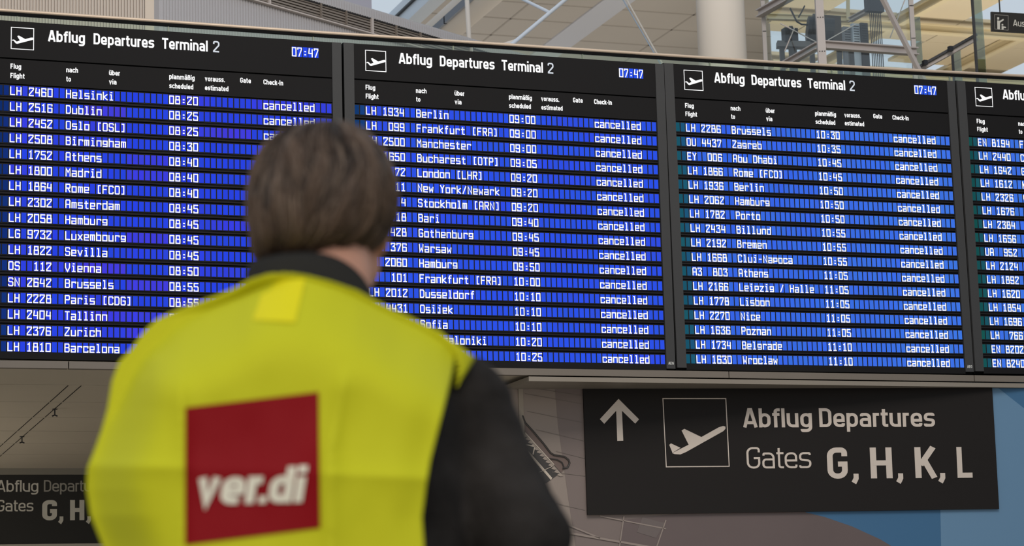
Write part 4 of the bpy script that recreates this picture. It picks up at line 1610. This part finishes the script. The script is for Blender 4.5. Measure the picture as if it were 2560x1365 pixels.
SH_R, EL_R, WR_R = pixh(1163, 1006, 2.86), pixh(1296, 1352, 2.84), loc3(side(1080, 3.05), 3.08, 1.10)
SH_L, EL_L, WR_L = pixh(395, 985, 2.86), loc3(side(345, 2.9), 2.93, 1.20), loc3(side(520, 3.12), 3.12, 1.14)

b = MB()
sections(b, [(.84, .165, .11, 0, 0), (.95, .172, .118, 0, 0), (1.08, .155, .105, 0, 0), (1.22, .165, .11, 0, 0), (1.36, .18, .115, 0, 0), (1.45, .165, .10, 0.005, 0.01), (1.51, .10, .07, .01, .015)], CA, DM)
limb(b, [(pixh(792, 800, 2.86), .066), (pixh(804, 690, 2.872), .0645), (pixh(804, 640, 2.875), .062), (hd(0, .01, -.03), .06)])
b.ellipsoid(HC, (.078, .098, .088), HR, 28, 18)                       # skull
b.ellipsoid(hd(0, .035, -.045), (.062, .072, .085), HR, 24, 16)      # face
b.ellipsoid(hd(0, .055, -.105), (.045, .045, .035), HR, 20, 12)      # chin and jaw
for s in (-1, 1):
    b.ellipsoid(hd(s * .052, .022, -.090), (.018, .032, .034), HR, 14, 10)
b.ellipsoid(hd(0, .112, -.045), (.013, .020, .024), HR, 14, 10)      # nose
b.ellipsoid(hd(0, .100, -.020), (.009, .012, .03), HR, 12, 8)
b.ellipsoid(hd(0, .098, -.086), (.022, .010, .006), HR, 12, 8)       # lips
b.ellipsoid(hd(0, .097, -.096), (.019, .010, .006), HR, 12, 8)
for s in (-1, 1):
    b.ellipsoid(hd(s * .03, .088, .004), (.022, .012, .007), HR, 12, 8)   # brow
    b.ellipsoid(hd(s * .076, .005, -.042), (.010, .020, .032), HR, 14, 10)   # ear
    b.ellipsoid(hd(s * .082, -.004, -.034), (.006, .017, .022), HR, 14, 10)
    b.ellipsoid(hd(s * .074, .008, -.070), (.007, .010, .010), HR, 10, 8)
for S_, E_, W_ in ((SH_R, EL_R, WR_R), (SH_L, EL_L, WR_L)):
    limb(b, [(S_ - np.array([0, 0, .01]), .046), (S_ * .5 + E_ * .5, .043), (E_, .036), (E_ * .4 + W_ * .6, .032), (W_, .025)])
    fd = (W_ - E_) / np.linalg.norm(W_ - E_)
    inw = RH * (1 if S_ is SH_L else -1)
    inw = inw - fd * float(inw @ fd)
    inw /= np.linalg.norm(inw)
    upv = np.cross(fd, inw)
    upv *= 1 if upv[2] > 0 else -1
    pc = W_ + fd * .055
    b.ellipsoid(pc, (.018, .048, .040), np.stack([inw, fd, upv], 1), 18, 12)
    for q, ln in ((-.030, .066), (-.010, .078), (.011, .074), (.031, .058)):   # four fingers, curled inwards
        k0 = pc + fd * .034 + upv * -q
        k1 = k0 + fd * ln * .48 + inw * .006
        k2 = k1 + fd * ln * .30 + inw * ln * .28
        k3 = k2 + fd * ln * .05 + inw * ln * .30
        limb(b, [(k0, .0088), (k1, .0086), (k2, .0080), (k3, .0072)], 10)
    t0 = W_ + fd * .022 + upv * .026
    t1 = t0 + upv * .030 + fd * .022 + inw * .012
    t2 = t1 + upv * .010 + fd * .030 + inw * .010
    limb(b, [(t0, .013), (t1, .0105), (t2, .009)], 10)
for s in (-1, 1):
    hip = loc3(CA + s * .09, DM, .90)
    knee = loc3(CA + s * .105, DM + .01, .49)
    ank = loc3(CA + s * .115, DM - .02, .085)
    limb(b, [(hip, .088), (knee, .055), (knee * .6 + ank * .4 - FH * .01, .054), (ank, .036)])
    limb(b, [(ank - np.array([0, 0, .03]), .036), (ank + FH * .09 - np.array([0, 0, .052]), .030), (ank + FH * .16 - np.array([0, 0, .06]), .024)])
M_SKIN = mat('skin', (206, 150, 126), 0.5, bump=(220, .15, .001))
person = wear('person', fuse(b, .0052, 3), M_SKIN, None)
tag(person, 'person seen from behind in a yellow safety vest, looking up at the boards', 'person')
for s in (-1, 1):
    e_ = MB()
    e_.ellipsoid(hd(s * .031, .088, -.016), (.012, .012, .012), HR, 14, 10)
    o = shift(e_, person).build('eye', mat('eye_white', (225, 222, 215), .2), person, smooth=True)
    e_ = MB()
    e_.ellipsoid(hd(s * .031, .0968, -.016), (.0058, .0036, .0058), HR, 12, 8)
    shift(e_, person).build('iris', mat('eye_iris', (58, 44, 34), .2), o, smooth=True)

# trousers and shoes
b = MB()
sections(b, [(.86, .176, .122, 0, 0), (.98, .182, .128, 0, 0), (1.03, .178, .126, 0, 0)], CA, DM)
for s in (-1, 1):
    limb(b, [(loc3(CA + s * .088, DM, .88), .100), (loc3(CA + s * .105, DM + .01, .49), .076), (loc3(CA + s * .113, DM - .01, .12), .064)])
wear('trousers', fuse(b, .012, 6, [(9, .006), (24, .003)]), mat('trouser_cloth', (48, 52, 62), .8), person)
for s in (-1, 1):
    b = MB()
    an = loc3(CA + s * .115, DM - .02, .05)
    limb(b, [(an + np.array([0, 0, .06]), .046), (an - FH * .02, .046), (an + FH * .09 - np.array([0, 0, .005]), .044), (an + FH * .18 - np.array([0, 0, .012]), .036)])
    me = fuse(b, .008, 6)
    for v in me.vertices:
        v.co.z = max(v.co.z, 0.004)
    wear('shoe', me, mat('shoe_leather', (38, 34, 32), .5), person)

# dark wool jacket: body, shoulders, sleeves
b = MB()
sections(b, [(.86, .19, .135, 0, 0), (1.0, .192, .145, 0, 0), (1.15, .19, .143, 0, 0), (1.30, .20, .145, 0, 0), (1.40, .20, .14, 0, .005), (1.46, .175, .12, .005, .01), (1.505, .11, .085, .008, .012)], CA, DM + .005)
limb(b, [(pixh(960, 880, 2.87), .055), (SH_R, .054), (pixh(1180, 1060, 2.86), .0535), (pixh(1218, 1190, 2.85), .0545), (EL_R, .0615), (EL_R * .5 + WR_R * .5, .054), (EL_R * .12 + WR_R * .88, .043)])
b.ellipsoid(pixh(1205, 985, 2.86), (.036, .05, .022), np.stack([RH, FH, [0, 0, 1]], 1), 16, 10)
limb(b, [(pixh(600, 880, 2.87), .055), (SH_L, .052), (SH_L * .5 + EL_L * .5, .052), (EL_L, .052), (EL_L * .5 + WR_L * .5, .048), (EL_L * .12 + WR_L * .88, .042)])
M_WOOL = mat('dark_wool', (50, 46, 44), 0.95, spec=.1, bump=(160, .8, .004), vary=(14, .35))
jacket = wear('jacket', fuse(b, .0065, 5, [(7, .011), (17, .006), (45, .0022)]), M_WOOL, person)

# stand-up collar
b = MB()
rings = []
K = 56
cx, cd = side(778, 2.865, 690), 2.865
for i in range(K):
    t = 2 * math.pi * i / K                 # 0 right, 90 deg to the front, 270 deg to the viewer
    c, s = math.cos(t), math.sin(t)
    back = max(0, -s)
    fr = max(0, s)
    ztop = Z(628, 2.80) * back ** .8 if back else 0
    w_b = back ** 1.1
    z_side = Z(742, 2.86) if c > 0 else Z(668, 2.86)
    zt = z_side * (1 - w_b) + Z(628, 2.79) * w_b - fr * .035
    zb_ = Z(800, 2.86) - .02
    rx_, ry_ = .0805, .077
    prof = []
    for f, o_, in ((0, .004), (.5, .002), (.93, -.002), (1, -.005), (.93, -.011), (.5, -.007), (0, 0.0)):
        q = loc3(cx + (rx_ + o_) * c - (.004 * f if c < 0 else -.0), cd + (ry_ + o_) * s, zb_ + (zt - zb_) * f)
        prof.append(q)
    rings.append(prof)
rings.append(rings[0])
b.loft(rings, cap=False, closed=True)
col_ = shift(b, person).build('collar', mat('collar_knit', (52, 50, 48), 0.95, spec=.1, bump=(200, .6, .003)), person, smooth=True)

# yellow vest
LEFT = np.array([(710, 682), (662, 687), (625, 698), (590, 718), (545, 738), (455, 770), (391, 799), (359, 831), (327, 874), (298, 905), (280, 953), (269, 1022), (253, 1081), (234, 1134), (219, 1171), (217, 1224), (227, 1288), (253, 1352), (275, 1420), (285, 1500), (290, 2000)], float)
RGHT = np.array([(710, 682), (763, 688), (827, 704), (890, 725), (938, 752), (997, 781), (1060, 810), (1103, 831), (1140, 868), (1129, 937), (1103, 1044), (1076, 1150), (1066, 1208), (1055, 1293), (1060, 1365), (1062, 1500), (1062, 2000)], float)
FRNT = np.array([(710, 682), (763, 688), (827, 704), (890, 725), (938, 752), (997, 781), (1060, 810), (1103, 831), (1150, 866), (1186, 895), (1120, 1000), (1060, 1200), (1040, 1400), (1040, 2000)], float)
TOPX = np.concatenate([LEFT[:10][::-1, 0], RGHT[1:9, 0]])
TOPY = np.concatenate([LEFT[:10][::-1, 1], RGHT[1:9, 1]])


def vest_depth(x, y):
    """distance of the vest's back at picture point (x, y)"""
    xl = np.interp(y, LEFT[:, 1], LEFT[:, 0])
    xr = np.interp(y, RGHT[:, 1], RGHT[:, 0])
    ty = y - np.interp(x, TOPX, TOPY)
    sl, sr = x - xl, xr - x
    u = math.hypot(.13 * (1 - .42 * math.exp(-((x - 770) / 200) ** 2)) * (1 - ss(ty / 260)) ** 1.6, .13 * (1 - ss(sl / 210)) ** 2)
    u = min(u, .13) + .012 * (1 - ss(sr / 120)) ** 2
    d = 2.662 + u
    d -= .004 * math.exp(-((y - 880) / 160) ** 2) * math.exp(-((x - 720) / 330) ** 2)
    yc = 1160 + (x - 220) / 840 * 35
    mid = ss((x - 410) / 90) * (1 - ss((x - 770) / 80))
    rows_ = math.exp(-abs(y - yc) / 46) if y < yc else math.exp(-abs(y - yc) / 75)
    d -= (.014 * (1 - mid) + .006 * mid) * rows_
    if y > 900:
        k = ss((y - 900) / 80)
        d -= .010 * k * math.exp(-abs(x - 452) / 24)
        xc = max(826, 868 - (y - 905) * .19)
        d -= .015 * k * math.exp(-abs(x - xc) / 28)
    n = noise.noise(Vector((x / 170, y / 230, 3.1))) * .006 + noise.noise(Vector((x / 60, y / 110, 7.7))) * .0022
    return d - n * min(1, max(0, min(sl, ty) / 90))


ys_ = list(np.linspace(682.5, 940, 62)) + list(np.linspace(945, 1400, 84)) + list(np.linspace(1420, 2000, 30))
NC = 92


def sheet(mb, right, depth):
    rows_ = []
    for y in ys_:
        xl, xr = np.interp(y, LEFT[:, 1], LEFT[:, 0]), np.interp(y, right[:, 1], right[:, 0])
        row = []
        for i in range(NC + 1):
            x = xl + (xr - xl) * i / NC
            row.append(pixh(x, y, depth(x, y)))
        rows_.append(row)
    mb.loft(rows_, cap=False, closed=False)


def front_depth(x, y):
    xl = np.interp(y, LEFT[:, 1], LEFT[:, 0])
    ty = y - np.interp(x, TOPX, TOPY)
    e_ = min(x - xl, ty) if x < 1140 else max(0, 1.2 * (x - 1140))
    return 2.792 - .13 * .42 * math.exp(-((x - 770) / 200) ** 2) * max(0, 1 - ty / 150) + .24 * (1 - (1 - ss(e_ / 330)) ** 2)


b = MB()
sheet(b, RGHT, vest_depth)
sheet(b, FRNT, front_depth)
M_VEST = mat('vest_yellow', (206, 202, 36), 0.7, spec=.15, bump=(700, .12, .0006))
vest = shift(b, person).build('vest', M_VEST, person, smooth=True)
so = vest.modifiers.new('cloth', 'SOLIDIFY')
so.thickness = .0025
so.offset = 0


def on_vest(poly_fn, nu, nv, lift, name, m):
    b = MB()
    rows_ = []
    for j in range(nv + 1):
        rows_.append([pixh(x, y, vest_depth(x, y) - lift) for x, y in (poly_fn(i / nu, j / nv) for i in range(nu + 1))])
    b.loft(rows_, cap=False, closed=False)
    return shift(b, person).build(name, m, vest, smooth=True)


def quadfn(tl, tr, br, bl):
    tl, tr, br, bl = map(np.array, (tl, tr, br, bl))
    return lambda u, v: tuple((tl * (1 - u) + tr * u) * (1 - v) + (bl * (1 - u) + br * u) * v)


on_vest(quadfn((464, 1019), (796, 980), (800, 1320), (463, 1362)), 40, 40, .0035, 'red_square', mat('vest_red', (142, 10, 20), 0.65, spec=.15))
on_vest(quadfn((668, 692), (764, 694), (738, 806), (632, 800)), 14, 16, .0045, 'neck_tab', mat('tab_yellow', (238, 222, 30), 0.6, spec=.15))
b = MB()


def vest_text(u, v, layer=0):
    x, y = 487 + u, 1262 - v - u * .024
    return pixh(x, y, vest_depth(x, y) - .0065 - .0004 * layer)


xx = 0
for ch, wd in (('v', 64), ('e', 66), ('r', 46), ('.', 26), ('d', 68), ('i', 30)):
    sign_text(b, ch, vest_text, xx, 0, 90, t=.205, width=wd - 8 if ch != '.' else 20, slant=.16)
    xx += wd - (3 if ch != 'r' else 12)
shift(b, person).build('lettering', mat('vest_cream', (236, 226, 204), 0.6), vest)

# hair: a cap of the head's outline and combed strands
HAIR = np.array([(302, 826, 832), (306, 778, 862), (313, 742, 885), (329, 698, 912), (340, 680, 927), (367, 652, 955), (382, 643, 969), (412, 630, 986), (458, 618, 1000), (504, 612, 1000), (550, 614, 992), (588, 624, 974), (611, 628, 955), (630, 632, 925), (650, 642, 868), (672, 668, 800)], float)


def hair_pt(t, y, inset=0.0):
    """t: 0 right, 90 deg to the front, 270 deg to the viewer"""
    xl, xr = np.interp(y, HAIR[:, 0], HAIR[:, 1]), np.interp(y, HAIR[:, 0], HAIR[:, 2])
    cxp, hw = (xl + xr) / 2, (xr - xl) / 2 * 2.875 / FPX
    low = ss((y - 520) / 130)
    c, s = math.cos(t), math.sin(t)
    if s < 0:
        ry = hw * 1.10 + .006 * low
    else:
        ry = hw * (1.05 - .62 * ss((y - 400) / 80))
    k = max(0.05, 1 - inset / max(hw, .01))
    p = pixh(cxp, y, 2.875)
    return p + RH * (hw * k * c) + FH * (ry * k * s)


b = MB()
yy = list(np.linspace(304, 330, 5)) + list(np.linspace(340, 668, 28))
rings = []
for y in yy:
    ring = []
    for i in range(64):
        t = 2 * math.pi * i / 64
        q = hair_pt(t, y + (6 if y < 600 else 0), .007)
        lump_ = noise.noise(Vector((math.cos(t) * 3.2, math.sin(t) * 3.2, y / 55))) * .005
        q = q + (q - (HC + np.array([0, 0, q[2] - HC[2]]))) * lump_ * 8
        ring.append(q)
    rings.append(ring)
b.loft(rings)
M_CAP = mat('hair_base', (58, 46, 38), 0.8, spec=.1, vary=(30, .4))
hair = shift(b, person).build('hair', M_CAP, person, smooth=True)

hm = MB()
hr = np.random.default_rng(11)
cA, cB, cC = np.array(lin((110, 87, 71))), np.array(lin((50, 38, 31))), np.array(lin((134, 112, 95)))
for i in range(6500):
    y0 = 304 + 330 * hr.random() ** .8
    t0 = hr.uniform(0, 2 * math.pi)
    if math.sin(t0) > .35 and y0 > 390:
        continue
    ln = hr.uniform(55, 120)
    drift = .55 * noise.noise(Vector((math.cos(t0) * 1.6, math.sin(t0) * 1.6, y0 / 120 + 5))) + hr.normal(0, .10)
    cl = noise.noise(Vector((math.cos(t0) * 5, math.sin(t0) * 5, y0 / 70)))
    lift = hr.uniform(-.001, .004) + (.004 + .010 * float(ss((y0 - 400) / 150))) * cl
    n = 6
    pts = []
    yend = (664 if math.cos(t0) < .1 else 642) + 12 * hr.random()
    for j in range(n):
        f = j / (n - 1)
        y = min(y0 + ln * f * (0.5 + .5 * min(1, (y0 - 300) / 60)), yend)
        t = t0 + drift * f * .5
        q = hair_pt(t, y)
        out = q - (HC + np.array([0, 0, (q[2] - HC[2]) * .6]))
        out /= np.linalg.norm(out) + 1e-9
        pts.append(q + out * (lift * (1.1 - .5 * f) - .004 * (1 - f) ** 2 - .003))
    w_ = hr.uniform(.0006, .0013)
    g = np.clip(.5 + cl * 1.1 + hr.normal(0, .2), 0, 1)
    tone = cB + (cA - cB) * g
    if hr.random() < .12:
        tone = cC
    n0 = len(hm.f)
    hm.tube(pts, [w_, w_, w_, w_ * .9, w_ * .7, w_ * .3], 3, cap=False)
    for q in range(n0, len(hm.f)):
        hm.c[q] = tone
M_HAIR = attr_mat('hair_strand', rough=.55)
strands = shift(hm, person).build('hair_strands', M_HAIR, hair, smooth=True)
strands['kind'] = 'stuff'
